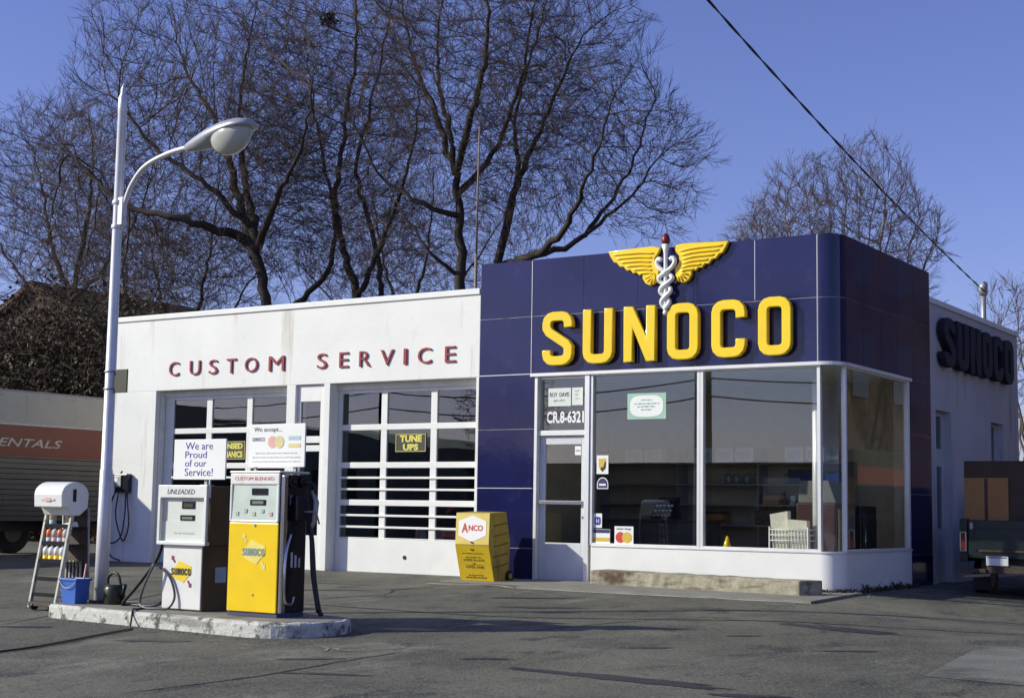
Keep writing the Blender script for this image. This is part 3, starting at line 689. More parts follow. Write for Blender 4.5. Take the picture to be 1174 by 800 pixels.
for x in (-3.3, -3.45, -2.9, -2.35, -3.95): dup(c1, (x, 3.76, 1.612))
def carton(x0, x1, z, h, m, label, y=3.7):
    r = thing('carton', label, 'box', ((x0 + x1) / 2, y, z)); bm = BM(); box(bm, x0, x1, y - .08, y + .2, z, z + h); obj('box', bm, m, r, bevel=.006)
    bm = BM(); box(bm, x0 - .003, x1 + .003, y - .084, y + .2, z + h * .8, z + h + .004); obj('lid', bm, M['card_dk'], r); return r
carton(-2.75, -2.45, 1.262, .2, M['card'], 'brown carton left of the white cans on the middle shop shelf')
carton(-1.62, -1.38, 1.612, .22, M['blue_tub'], 'blue carton at the right end of the upper shop shelf')
carton(-2.28, -1.78, 1.612, .24, M['navy_ink'], 'wide dark carton right of the grey cans on the upper shop shelf')
carton(-3.9, -3.5, .912, .22, M['card'], 'brown carton on the lowest shelf behind the large shop window')
carton(-2.9, -2.2, .912, .25, M['blackm'], 'black case on the lowest shelf behind the right shop window')
ct = thing('shop_counter', 'dark counter with wooden top inside behind the large shop window', 'counter', (-4.2, 2.2, 0))
bm = BM(); box(bm, -5.2, -3.0, 2.0, 2.5, .02, .95); obj('cabinet', bm, M['dark_in'], ct, bevel=.01)
bm = BM(); box(bm, -5.25, -2.95, 1.95, 2.55, .951, .99); obj('top', bm, M['card_dk'], ct, bevel=.008)
cr = thing('cash_register', 'dark cash register with pale keys on the shop counter', 'cash register', (-3.9, 2.2, .99))
bm = BM(); hexa(bm, [(-4.1, 2.05, .991), (-3.7, 2.05, .991), (-3.7, 2.45, .991), (-4.1, 2.45, .991)], [(-4.08, 2.25, 1.3), (-3.72, 2.25, 1.3), (-3.72, 2.43, 1.36), (-4.08, 2.43, 1.36)]); obj('body', bm, M['blackm'], cr, bevel=.01)
bm = BM()
for i in range(5):
    for k in range(3): box(bm, -4.05 + i * .07, -4.01 + i * .07, 2.085 + k * .05, 2.115 + k * .05, 1.03 + k * .085, 1.06 + k * .085)
obj('keys', bm, M['paper2'], cr)
tc_ = thing('carton', 'pale carton on the top shelf of the shop', 'box', (-3.9, 3.8, 1.981), 0, 'pale cartons on the top shop shelf')
bm = BM(); box(bm, -.17, .17, -.12, .15, 0, .26); obj('box', bm, M['paper2'], tc_, bevel=.006, local=True)
bm = BM(); box(bm, -.12, .12, -.126, -.121, .06, .19); obj('print', bm, M['faintblue'], tc_, local=True)
for x in (-3.5, -3.12, -2.2, -1.82, -4.9, -5.3): dup(tc_, (x, 3.8, 1.981))
# wire basket full of papers standing on a display stand just inside the window
wb = thing('wire_basket', 'cream wire basket full of maps and papers standing inside the right shop window', 'basket', (-.95, .62, .02))
bm = BM()
for z in (.72, .80, .88): 
    for p in (((-1.25, .45, z), (-.65, .45, z)), ((-.65, .45, z), (-.65, .8, z)), ((-.65, .8, z), (-1.25, .8, z)), ((-1.25, .8, z), (-1.25, .45, z))): tube(bm, p, .008, 5)
for i in range(13):
    x = -1.25 + .05 * i; tube(bm, [(x, .45, .60), (x, .45, .89)], .006, 5); tube(bm, [(x, .8, .60), (x, .8, .89)], .006, 5)
for x in (-1.25, -.65):
    for y in (.45, .8): tube(bm, [(x, y, .02), (x, y, .92)], .012, 6)
box(bm, -1.25, -.65, .45, .8, .59, .602)
obj('wire_frame', bm, M['paper'], wb)
for a, b, z, tl in ((-1.22, -.98, 1.10, .05), (-.95, -.68, 1.03, -.02)):
    bm = BM(); hexa(bm, [(a, .50, .61), (b, .50, .61), (b, .62, .61), (a, .62, .61)], [(a - .03, .46, z), (b, .48, z + tl), (b, .6, z + tl), (a - .03, .58, z)]); obj('paper_stack', bm, mat('cream paper', (.75, .72, .58), .7, var=.1, scale=20), wb)
cn = thing('warning_cone', 'small yellow cone with square base on a stand inside the right shop window', 'cone', (-2.0, .6, .02))
bm = BM(); box(bm, -2.14, -1.86, .46, .74, .02, .50); obj('stand', bm, M['dark_in'], cn, bevel=.01)
bm = BM(); tube(bm, [(-2.0, .6, .52), (-2.0, .6, .76)], [.09, .015], 14); box(bm, -2.11, -1.89, .49, .71, .501, .52); obj('cone_body', bm, M['yellow'], cn)
vm = thing('vending_machine', 'red brown vending machine with white sloped panel inside the side shop window', 'vending machine', (-.75, 2.0, .02))
bm = BM(); box(bm, -1.2, -.55, 1.35, 2.15, .02, 1.28); obj('cabinet', bm, M['vend'], vm, bevel=.02)
bm = BM(); hexa(bm, [(-1.18, 1.38, 1.281), (-.57, 1.38, 1.281), (-.57, 2.12, 1.281), (-1.18, 2.12, 1.281)], [(-1.16, 1.40, 1.62), (-.70, 1.40, 1.62), (-.70, 2.10, 1.62), (-1.16, 2.10, 1.62)]); obj('header', bm, M['vendh'], vm, bevel=.01)
bm = BM(); box(bm, -.548, -.535, 1.42, 2.08, .85, 1.18); obj('product_panel', bm, M['vendh'], vm)
bm = BM(); box(bm, -.548, -.53, 1.5, 2.0, .18, .36); obj('dispensing_slot', bm, M['black'], vm)
bm = BM(); box(bm, -.546, -.53, 1.385, 1.41, .1, 1.2); obj('brass_edge', bm, M['ochre'], vm)
ck = thing('drinks_cooler', 'black upright drinks cooler beside the vending machine inside the side window', 'cooler', (-.7, 2.6, .02))
bm = BM(); box(bm, -1.2, -.5, 2.25, 2.95, .02, 1.25); obj('cabinet', bm, M['blackm'], ck, bevel=.02)
bm = BM(); box(bm, -.499, -.485, 2.3, 2.9, .2, 1.1); obj('door', bm, M['blackm'], ck, bevel=.005)
bm = BM(); tube(bm, [(-.47, 2.35, .5), (-.47, 2.35, .9)], .012, 8); obj('handle', bm, M['chrome'], ck)

# car raised inside right bay: just its dark red tail seen through panes
cb = thing('red_car', 'dark red car parked inside the workshop behind the right garage door', 'car', (-7.6, 3.2, 0))
bm = BM()
prof = [(1.2, .35), (1.25, .78), (1.9, .86), (2.5, 1.32), (4.0, 1.34), (4.8, .95), (5.6, .85), (5.7, .35)]
prism(bm, prof, -8.4, -6.75, 'x'); obj('body', bm, mat('dark red car paint', (.16, .015, .012), .2, coat=.8), cb, bevel=.06, seg=3)
bm = BM(); hexa(bm, [(-8.3, 1.93, .90), (-6.85, 1.93, .90), (-6.85, 1.935, .90), (-8.3, 1.935, .90)], [(-8.2, 2.42, 1.28), (-6.95, 2.42, 1.28), (-6.95, 2.425, 1.28), (-8.2, 2.425, 1.28)]); obj('windscreen', bm, M['blackm'], cb)
for x in (-8.33, -7.03):
    for y in (2.0, 4.8):
        bm = BM(); tube(bm, [(x, y, .33), (x + .2, y, .33)], .32, 20); obj('wheel', bm, M['black'], cb)
for x in (-8.15, -7.0):
    bm = BM(); tube(bm, [(x, 1.16, .62), (x, 1.21, .62)], .09, 14); obj('headlight', bm, M['chrome'], cb)
bm = BM(); box(bm, -8.4, -6.75, 1.1, 1.19, .42, .52); obj('bumper', bm, M['chrome'], cb, bevel=.02)

# ------------------------------------------------------------------ things by the walls
# timber beam
tb = BM(); y0, y1 = -.85, -.55
hexa(tb, [(-3.74, -.52, -.02), (-.25, -.86, -.06), (-.03, -.56, -.06), (-3.6, -.22, -.02)], [(-3.74, -.52, .22), (-.25, -.86, .205), (-.03, -.56, .21), (-3.6, -.22, .23)])
bmesh.ops.subdivide_edges(tb, edges=[e for e in tb.edges if e.calc_length() > 2], cuts=24)
for v in tb.verts:
    if -3.7 < v.co.x < -.3: v.co += Vector((0, random.uniform(-.008, .008), random.uniform(-.007, .007)))
tag(obj('timber_beam', tb, M['wood'], bevel=.015), 'long weathered grey timber beam lying on the apron below the shop windows', 'beam')
# wiper-blade cabinet: slopes in below its knee
ac = thing('product_cabinet', 'yellow wheeled wiper blade cabinet standing left of the entrance door', 'cabinet', (-5.45, -.7, -.02))
AY0, AK, AB = -.93, -1.0, -.78
fl, fr_ = -5.93, -5.28
bm = BM()
prof = [(-.80, -.015), (-.97, .55), (-.95, 1.05), (-.50, 1.07), (-.38, .6), (-.40, -.015)]
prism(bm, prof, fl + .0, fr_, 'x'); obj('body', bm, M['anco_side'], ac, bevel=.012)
def quad_panel(nm, a, b, c, d, m, off=.003, label=None):
    """thin plate standing proud of the front (a,b lower left/right; c,d upper right/left)"""
    A, B_, C_, D_ = map(Vector, (a, b, c, d)); n = (B_ - A).cross(D_ - A).normalized()
    if n.y > 0: n = -n
    bm = BM(); hexa(bm, [p + n * off for p in (A, B_, C_, D_)], [p + n * (off + .003) for p in (A, B_, C_, D_)]); return obj(nm, bm, m, ac, label=label)
quad_panel('front_panel', (fl + .01, -.802, .0), (fr_ - .01, -.802, .0), (fr_ - .01, -.968, .54), (fl + .01, -.968, .54), M['anco'])
quad_panel('header_panel', (fl + .01, -.970, .56), (fr_ - .01, -.970, .56), (fr_ - .01, -.951, 1.04), (fl + .01, -.951, 1.04), mat('pale yellow header', (.72, .56, .14), .4))
cx, cz = (fl + fr_) / 2, .80
def on_front(me, z_ref0, y_ref0, z_ref1, y_ref1, w):   # bend a front-facing flat mesh onto the sloping face
    for v in me.vertices:
        t = (v.co.z - z_ref0) / (z_ref1 - z_ref0); v.co.y = y_ref0 + (y_ref1 - y_ref0) * t - w + v.co.y
hx = [(cx - .26, cz + .12), (cx, cz + .21), (cx + .26, cz + .12), (cx + .26, cz - .10), (cx, cz - .20), (cx - .26, cz - .10)]
me = curve_mesh([hx], .0008); place_mesh(me, 'front', 0, 0); on_front(me, .56, -.970, 1.04, -.951, .009); link_mesh('hexagon', me, M['paper'], ac)
def cab_text(t, x0, x1, z0, z1, m, upper=True, bold=0, w=.012):
    cu = bpy.data.curves.new('f', 'FONT'); cu.body = t; cu.size = 1; cu.extrude = .5; cu.offset = bold; me = conv(cu)
    for v in me.vertices: v.co.z = .0008 * (1 if v.co.z > 0 else -1)
    place_mesh(me, 'front', 0, 0, (x0, x1, z0, z1))
    on_front(me, *((.56, -.970, 1.04, -.951) if upper else (0, -.802, .54, -.968)), w); link_mesh('print', me, m, ac)
cab_text('A', cx - .20, cx - .08, cz - .06, cz + .09, M['card_red'], bold=.03); cab_text('NCO', cx - .07, cx + .20, cz - .03, cz + .06, M['card_red'], bold=.03)

for t, w, z, h in (('WIPER BLADES', .2, .30, .035), ('WIPER ARMS', .18, .19, .035)): cab_text(t, cx - w, cx + w, z, z + h, M['black_ink'], False, .01, .007)
for w, z, h in ((.04, .46, .03), (.2, .41, .018), (.15, .35, .02), (.03, .25, .02), (.17, .235, .012), (.14, .07, .022), (.2, .035, .022)):
    q = smudge_obj('print', (cx - w, cx + w, z, z + h), 0, M['black_ink'], ac, w0=0)
    for v in q.data.vertices:      # lay the row on the sloping panel (the mesh is already local to the cabinet)
        zz = v.co.z + ac.location.z; v.co.y = -.802 - .166 * zz / .54 - .008 - ac.location.y
bm = BM(); tube(bm, [(cx - .02, -.985, .60), (cx + .02, -.985, .585)], .012, 8); obj('latch', bm, M['black'], ac)
for i in range(5):
    bm = BM(); z = .2 + .16 * i; hexa(bm, [(fr_ + .001, -.86, z), (fr_ + .001, -.45, z + .06), (fr_ + .001, -.45, z + .075), (fr_ + .001, -.86, z + .015)], [(fr_ + .006, -.86, z), (fr_ + .006, -.45, z + .06), (fr_ + .006, -.45, z + .075), (fr_ + .006, -.86, z + .015)]); obj('side_print', bm, mat('brown print', (.12, .07, .02), .6), ac)
for x in (fl - .03, fr_ + .005):
    bm = BM(); tube(bm, [(x, -.42, .07), (x + .035, -.42, .07)], .09, 20); w = obj('wheel', bm, M['black'], ac)
    bm = BM(); tube(bm, [(x - .003, -.42, .07), (x + .038, -.42, .07)], .045, 16); obj('hub', bm, M['anco_side'], w)
# air hose box on the left pier
ab = thing('air_hose_box', 'grey and black wall-mounted air hose box on the left white pier with looped hose', 'air hose', (-14.42, -.1, 1.28))
bm = BM(); box(bm, -14.62, -14.28, -.14, -.002, 1.32, 1.68); obj('housing', bm, M['blackm'], ab, bevel=.02)
bm = BM(); box(bm, -14.61, -14.42, -.165, -.142, 1.42, 1.64); obj('dial_plate', bm, M['steel'], ab, bevel=.008)
bm = BM(); box(bm, -14.585, -14.50, -.172, -.167, 1.52, 1.60); obj('dial', bm, M['paper'], ab)
bm = BM(); tube(bm, [(-14.4, -.16, 1.72), (-14.45, -.13, 1.70), (-14.5, -.10, 1.69)], .02, 8); obj('hook', bm, M['steel'], ab)
for pts in ([(-14.6, -.1, 1.33), (-14.85, -.12, 1.0), (-14.88, -.1, .6), (-14.72, -.1, .35), (-14.45, -.1, .45), (-14.35, -.1, .8), (-14.33, -.1, 1.3)],
            [(-14.52, -.12, 1.32), (-14.55, -.14, .9), (-14.45, -.12, .55), (-14.32, -.12, .4), (-14.2, -.12, .7), (-14.25, -.12, 1.1), (-14.3, -.1, 1.35)],
            [(-14.62, -.1, 1.35), (-14.78, -.13, .9), (-14.80, -.13, .5), (-14.7, -.1, .12), (-14.4, -.12, .02)]):
    bm = BM(); tube(bm, spline(pts, 8), .014, 6); obj('hose', bm, M['black'], ab)
# roof antenna rod, mast and overhead line
M['rod'] = mat('tan weathered rod', (.24, .18, .13), .6)
bm = BM(); tube(bm, [(-10.45, 6, 4.35), (-10.45, 6, 6.6)], .034, 8); an = thing('roof_antenna', 'thin vertical rod antenna standing on the roof above the right garage bay', 'antenna', (-10.45, 6, 4.35)); obj('mast', bm, M['rod'], an)
bm = BM(); tube(bm, [(-10.45, 6, 6.6), (-10.42, 6, 9.4)], [.026, .017], 6); obj('whip', bm, M['rod'], an)
ms = thing('service_mast', 'grey electrical mast with cowl on the roof behind the side lettering', 'mast', (-.5, 9.4, 4.35))
bm = BM(); tube(bm, [(-.5, 9.2, 4.35), (-.5, 9.2, 5.5)], .05, 10); obj('pipe', bm, M['steel'], ms)
bm = BM(); tube(bm, [(-.5, 9.2, 5.45), (-.5, 9.2, 5.62), (-.44, 9.16, 5.68)], [.085, .09, .05], 12); obj('cowl', bm, M['steel'], ms)
def wire_pts(a, b, sag, n=40):
    a, b = Vector(a), Vector(b); return [a.lerp(b, t / n) - Vector((0, 0, sag * 4 * (t / n) * (1 - t / n))) for t in range(n + 1)]
ow = thing('overhead_line', 'black twisted overhead cable running down to the roof across the blue sky', 'cable', (-.4, 8.6, 5.4))
wp = wire_pts((-.44, 9.1, 5.5), (2.6, -30, 10.6), .75, 160)
for s in (0, PI):
    bm = BM(); tube(bm, [p + Vector((math.cos(i * 1.1 + s) * .009, 0, math.sin(i * 1.1 + s) * .009)) for i, p in enumerate(wp)], .009, 5); obj('strand', bm, M['black'], ow)

# ------------------------------------------------------------------ pump island
IZ = -.06
island_out = [(-6.46, -8.32), (-6.42, -8.43), (-6.28, -8.53), (-6.0, -8.57)]
for k in range(1, 8):
    t = k / 7; island_out.append((-6.0 + t * 2.9, -8.57 - .28 * t))
cxi, cyi, ri = -2.92, -8.21, .65
for k in range(1, 14):
    a = -PI / 2 + PI * k / 14; island_out.append((cxi + ri * math.cos(a), cyi + ri * math.sin(a)))
island_out += [(-2.95, -7.56), (-4.5, -7.5), (-6.3, -7.44), (-6.44, -7.55)]
isl = thing('pump_island', 'long low concrete island with flaking white kerb under the two pumps', 'island', (-4.4, -8.1, -.2))
def scaled(k): return [(x + ( -4.4 - x) * k * .25, y + (-8.1 - y) * k) for x, y in island_out]
bm = BM()
n = len(island_out); rings = []
for (k, z) in ((0, -.42), (0, IZ - .035), (.02, IZ - .01), (.05, IZ - .002), (.25, IZ - .002)):
    rings.append([bm.verts.new((x, y, z + (random.uniform(-.006, .006) if 0 < k < .1 else 0))) for x, y in scaled(k)])
for a, b in zip(rings, rings[1:]):
    for i in range(n): bm.faces.new([a[i], a[(i + 1) % n], b[(i + 1) % n], b[i]])
o = obj('kerb', bm, M['kerb'], isl)
bm = BM(); lp = scaled(.12); prism(bm, lp, IZ - .06, IZ + .001, 'z'); obj('island_top', bm, M['concrete'], isl)

# white pump
def pump_logo(parent, cx, cz, s, y, col_bg, col_txt, arrow, grey=False):
    dia = [(cx + 1.22 * dx * s, cz + 1.22 * dz * s) for dx, dz in ((-.13, .01), (-.07, .05), (-.03, .10), (.04, .075), (.12, .05), (.13, -.01), (.08, -.05), (.03, -.10), (-.05, -.075), (-.11, -.05))]
    me = curve_mesh([dia], .0008); place_mesh(me, 'front', y, .003); link_mesh('logo_diamond', me, col_bg, parent)
    for sg in (-1, 1):
        a = [(cx + sg * (.115 + dx * .72) * s, cz - sg * (.115 + dz * .72) * s) for dx, dz in ((.06, .08), (-.005, .065), (.015, .045), (-.03, -.02), (.0, -.03), (.04, .025), (.06, .01))]
        me = curve_mesh([a], .0008); place_mesh(me, 'front', y, .0035); link_mesh('logo_arrow', me, arrow, parent)
    w = .26 * s / 6; x = cx - .155 * s
    lo = BM()
    for i, ch in enumerate('SUNOCO'):
        me = curve_mesh([[(x + i * w * 1.18 + p[0] / .61 * w, cz - .04 * s + p[1] * .075 * s) for p in lp] for lp in block_letter(ch, t=.22)], .0008)
        place_mesh(me, 'front', y, .006); lo.from_mesh(me)
    me = bpy.data.meshes.new('w'); lo.to_mesh(me); lo.free(); link_mesh('logo_word', me, col_txt, parent)

wp_ = thing('white_gas_pump', 'white UNLEADED gas pump with bronze sides, left on the island', 'gas pump', (-4.45, -8.05, IZ))
bm = BM(); box(bm, -4.76, -4.17, -8.26, -8.24, IZ + .02, .66); obj('front_panel', bm, M['white_pump'], wp_, bevel=.006)
bm = BM(); box(bm, -4.755, -4.165, -8.239, -7.80, IZ, .66); obj('cabinet', bm, M['bronze'], wp_, bevel=.008)
bm = BM(); box(bm, -4.83, -4.08, -8.31, -8.24, .66, .70); box(bm, -4.83, -4.79, -8.31, -8.27, .70, 1.18); box(bm, -4.12, -4.08, -8.31, -8.27, .70, 1.18); box(bm, -4.83, -4.08, -8.31, -8.24, 1.18, 1.32)
obj('head_frame', bm, M['white_pump'], wp_, bevel=.006)
bm = BM(); box(bm, -4.825, -4.085, -8.239, -7.78, .662, 1.315); obj('head_cabinet', bm, M['bronze'], wp_, bevel=.008)
bm = BM(); hexa(bm, [(-4.79, -8.265, .701), (-4.12, -8.265, .701), (-4.12, -8.241, .701), (-4.79, -8.241, .701)], [(-4.79, -8.265, .92), (-4.12, -8.265, .92), (-4.12, -8.241, .92), (-4.79, -8.241, .92)]); box(bm, -4.79, -4.12, -8.255, -8.242, .921, 1.179)
dp = obj('dial_panel', bm, M['paper'], wp_)
for z0, z1, x0, x1 in ((1.06, 1.14, -4.50, -4.30), (.93, .99, -4.52, -4.30)):
    bm = BM(); box(bm, x0, x1, -8.262, -8.256, z0, z1); obj('counter_window', bm, M['blackm'], dp)
    bm = BM(); box(bm, x0 + .03, x1 - .03, -8.2645, -8.2625, z0 + .015, z1 - .02); obj('digits', bm, M['vendw'] if z0 < 1 else M['board'], dp)
bm = BM(); box(bm, -4.79, -4.12, -8.302, -8.299, .701, 1.18); obj('dial_glass', bm, M['glass_pump'], wp_)
text_obj('header_print', 'UNLEADED', (-4.68, -4.26, 1.22, 1.275), -8.31, M['black_ink'], wp_, w0=.001, shear=.25)
smudge_obj('small_print', (-4.60, -4.28, .78, .80), -8.266, M['faint'], wp_, w0=.001)
pump_logo(wp_, -4.47, .37, 1.0, -8.26, mat('logo yellow', (.9, .65, .02), .5), M['black_ink'], mat('logo crimson', (.24, .015, .06), .5))
bm = BM(); box(bm, -4.164, -4.160, -8.05, -7.88, .25, .42); obj('side_plate', bm, M['faintblue'], wp_)
bm = BM(); box(bm, -4.9, -4.83, -8.15, -8.0, .72, 1.1); tube(bm, [(-4.92, -8.08, 1.05), (-4.92, -8.08, .72)], .02, 8); obj('nozzle_holder', bm, M['steel'], wp_, bevel=.01)
bm = BM(); tube(bm, [(-4.86, -8.08, 1.02), (-4.93, -8.1, .92), (-4.94, -8.1, .74)], [.02, .028, .018], 8); obj('nozzle', bm, M['steel'], wp_)
bm = BM(); tube(bm, spline([(-4.93, -8.1, .75), (-5.0, -8.12, .5), (-5.25, -8.15, .2), (-5.5, -8.15, IZ + .02), (-5.35, -8.1, IZ + .016), (-5.05, -8.12, IZ + .02), (-4.84, -8.18, .02), (-4.80, -8.2, .12)], 8), .02, 8); obj('hose', bm, M['black'], wp_)
bm = BM(); tube(bm, spline([(-4.8, -8.35, .45), (-4.92, -8.37, .22), (-5.0, -8.36, .02), (-4.9, -8.38, IZ + .02), (-4.72, -8.36, IZ + .02), (-4.58, -8.33, IZ + .03), (-4.53, -8.29, .1), (-4.62, -8.285, .3), (-4.78, -8.3, .42)], 8), .014, 8); obj('vapour_hose', bm, M['hose'], wp_)
# sign on white pump
sg = thing('pump_top_sign', 'white board reading We are Proud of our Service above the white pump', 'sign', (-4.34, -8.12, 1.32))
bm = BM(); box(bm, -4.76, -3.96, -8.16, -8.14, 1.385, 1.835); obj('board', bm, M['paper'], sg, bevel=.004)
bm = BM(); box(bm, -4.30, -4.26, -8.13, -8.10, 1.316, 1.6); box(bm, -4.34, -4.22, -8.16, -8.06, 1.316, 1.33); obj('bracket', bm, M['steel'], sg)
for t, x0, x1, z0, z1 in (('We are', -4.58, -4.16, 1.72, 1.80), ('Proud', -4.58, -4.25, 1.625, 1.70), ('of our', -4.58, -4.25, 1.53, 1.605), ('Service!', -4.58, -4.15, 1.425, 1.51)):
    text_obj('print', t, (x0, x1, z0, z1), -8.16, M['blue_ink'], sg, w0=.001)
# yellow pump
yp = thing('yellow_gas_pump', 'yellow and white CUSTOM BLENDED gas pump with black side, right on the island', 'gas pump', (-3.3, -8.1, IZ))
X0, X1 = -3.67, -2.97
bm = BM(); box(bm, X0, X1, -8.35, -7.93, IZ, -.012); obj('plinth', bm, mat('slate blue base paint', (.05, .06, .14), .5), yp, bevel=.006)
bm = BM(); box(bm, X0, X1, -8.37, -8.35, -.01, .925); obj('front_panel', bm, M['yellow_pump'], yp, bevel=.008)
bm = BM(); box(bm, X0 + .004, X1 - .001, -8.349, -7.92, -.01, 1.44); obj('cabinet', bm, M['blackm'], yp, bevel=.01)
bm = BM(); box(bm, X1, X1 + .05, -8.352, -8.28, -.01, 1.43); obj('corner_trim', bm, M['chrome'], yp, bevel=.012)
bm = BM(); box(bm, X0, X1, -8.375, -8.349, 1.33, 1.45); box(bm, X0, X0 + .03, -8.375, -8.349, .927, 1.33); box(bm, X1 - .03, X1, -8.375, -8.349, .927, 1.33); box(bm, X0, X1, -8.375, -8.349, .927, .955)
box(bm, X0 - .005, X1 + .02, -8.385, -7.91, 1.451, 1.475)
obj('head_frame', bm, M['white_pump'], yp, bevel=.01)
bm = BM(); hexa(bm, [(X0 + .03, -8.368, .955), (X1 - .03, -8.368, .955), (X1 - .03, -8.352, .955), (X0 + .03, -8.352, .955)], [(X0 + .03, -8.357, 1.33), (X1 - .03, -8.357, 1.33), (X1 - .03, -8.352, 1.33), (X0 + .03, -8.352, 1.33)])
dp = obj('dial_panel', bm, mat('pale green white panel', (.68, .74, .70), .5), yp)
for z0, z1, x0, x1 in ((1.22, 1.29, -3.36, -3.14), (1.11, 1.17, -3.38, -3.16)):
    bm = BM(); box(bm, x0, x1, -8.369, -8.363, z0, z1); obj('counter_window', bm, M['blackm'], dp)
    if z0 < 1.2: bm = BM(); box(bm, x0 + .03, x1 - .03, -8.3715, -8.3695, z0 + .015, z1 - .015); obj('digits', bm, M['vendw'], dp)
for i in range(5):
    bm = BM(); x = -3.58 + i * .12; box(bm, x, x + .04, -8.374, -8.3695, 1.0 + (i % 2) * .03, 1.04 + (i % 2) * .03); obj('button', bm, M['faint'] if i < 4 else M['faintred'], dp)
bm = BM(); box(bm, X0 + .03, X1 - .03, -8.377, -8.3755, .956, 1.329); obj('dial_glass', bm, M['glass_pump'], yp)
text_obj('header_print', 'CUSTOM BLENDED', (-3.60, -3.04, 1.375, 1.41), -8.375, M['card_red'], yp, w0=.001)
pump_logo(yp, -3.30, .62, 1.05, -8.37, mat('pale logo yellow', (.88, .72, .16), .5), mat('grey teal print', (.22, .30, .28), .5), mat('pale logo outline', (.80, .70, .30), .5))
bm = BM(); tube(bm, [(-3.3, -8.372, .90), (-3.3, -8.38, .90)], .015, 10); tube(bm, [(-3.3, -8.372, .17), (-3.3, -8.378, .17)], .012, 10); obj('lock', bm, M['steel'], yp)
for k, (yy, zz) in enumerate(((-8.2, 1.36), (-8.02, 1.36))):
    bm = BM(); tube(bm, [(X1 + .0, yy, zz), (X1 + .05, yy, zz)], .055, 14); tube(bm, [(X1 + .05, yy, zz), (X1 + .08, yy, zz)], [.03, .015], 10); obj('hose_outlet', bm, M['blackm'], yp)
bm = BM(); box(bm, X1, X1 + .1, -8.2, -8.02, .95, 1.22); obj('nozzle_boot', bm, M['blackm'], yp, bevel=.015)
bm = BM(); tube(bm, [(X1 + .13, -7.99, 1.28), (X1 + .17, -7.97, 1.15), (X1 + .15, -7.97, .95), (X1 + .12, -8.0, .86)], [.02, .032, .03, .02], 8)
tube(bm, [(X1 + .1, -8.08, 1.05), (X1 + .2, -8.0, 1.05), (X1 + .22, -7.97, .92)], .012, 6); obj('nozzle', bm, M['steel'], yp)
bm = BM(); box(bm, X1 + .001, X1 + .03, -8.2, -8.14, 1.12, 1.22); obj('blue_tab', bm, M['faintblue'], yp)
for i in range(3):
    bm = BM(); box(bm, X1, X1 + .004, -8.16 + i * .06, -8.13 + i * .06, .46, .62 - .03 * i); obj('side_label', bm, M['faint'], yp)
bm = BM(); tube(bm, spline([(X1 + .05, -8.22, .82), (X1 + .06, -8.3, .62), (X1 + .07, -8.33, .35), (X1 + .06, -8.3, .12), (X1 + .06, -8.2, .08), (X1 + .05, -8.15, .16)], 8), .016, 8); obj('steel_hose', bm, M['chrome'], yp)
bm = BM(); tube(bm, spline([(X1 + .12, -8.0, .9), (X1 + .14, -7.98, .7), (X1 + .18, -7.98, .35), (X1 + .24, -7.97, .05), (X1 + .28, -7.96, IZ + .02)], 8), .026, 8); obj('hose', bm, M['black'], yp)
bm = BM(); tube(bm, spline([(X1 + .06, -8.02, 1.36), (X1 + .16, -7.98, 1.30), (X1 + .10, -7.98, 1.0), (X1 + .14, -8.0, .75), (X1 + .17, -8.0, .4), (X1 + .26, -8.0, .0)], 8), .02, 8); obj('hose', bm, M['black'], yp)
sg = thing('pump_card_sign', 'white We accept credit card board above the yellow pump', 'sign', (-3.2, -8.15, 1.475))
bm = BM(); box(bm, -3.61, -2.81, -8.17, -8.15, 1.52, 1.985); obj('board', bm, M['paper'], sg, bevel=.004)
bm = BM(); box(bm, -2.98, -2.95, -8.145, -8.12, 1.476, 1.8); box(bm, -3.55, -3.52, -8.145, -8.12, 1.476, 1.8); obj('bracket', bm, M['steel'], sg)
text_obj('print', 'We accept...', (-3.54, -3.14, 1.89, 1.95), -8.17, M['black_ink'], sg, w0=.001)
text_obj('print', 'SUNOCO', (-3.56, -3.38, 1.80, 1.84), -8.17, M['navy_ink'], sg, w0=.001)
for x, m, w in ((-3.27, 'faintred', .002), (-3.17, 'faintyel', .004)):
    me = curve_mesh([[(x + .065 * math.cos(2 * PI * k / 24), 1.79 + .065 * math.sin(2 * PI * k / 24)) for k in range(24)]], .0005); place_mesh(me, 'front', -8.17, w); link_mesh('circle', me, M[m], sg)
for a, b, m in ((1.81, 1.85, 'faintblue'), (1.73, 1.77, 'faintyel')):
    bm = BM(); box(bm, -3.04, -2.87, -8.173, -8.1715, a, b); obj('stripe', bm, M[m], sg)
for z, w in ((1.66, .3), (1.615, .34), (1.57, .34)): smudge_obj('print', (-3.21 - w, -3.21 + w, z, z + .018), -8.17, M['faint'], sg, w0=.001)

# lamp
lp_ = thing('lamp_post', 'tall white metal lamp post with curved arm and cobra head above the pump island', 'street lamp', (-6.14, -7.91, IZ))
px, py = -6.14, -7.91
bm = BM(); tube(bm, [(px, py, z) for z in (IZ - .05, .8, 1.5, 1.51, 5.85, 5.86, 6.05, 6.1, 6.16, 6.2, 6.24)], [.082, .078, .075, .068, .052, .056, .054, .03, .03, .012, .005], 16); obj('pole', bm, M['pole'], lp_, smooth=False)
bm = BM(); box(bm, px - .14, px + .14, py - .14, py + .14, IZ, IZ + .03); obj('base_plate', bm, M['rust'], lp_, bevel=.006)
bm = BM(); box(bm, px + .03, px + .115, py - .04, py + .04, 4.46, 4.80); tube(bm, [(px, py, 4.42), (px, py, 4.47)], .072, 16); tube(bm, [(px, py, 4.72), (px, py, 4.77)], .072, 16); obj('arm_bracket', bm, M['pole'], lp_, bevel=.006)
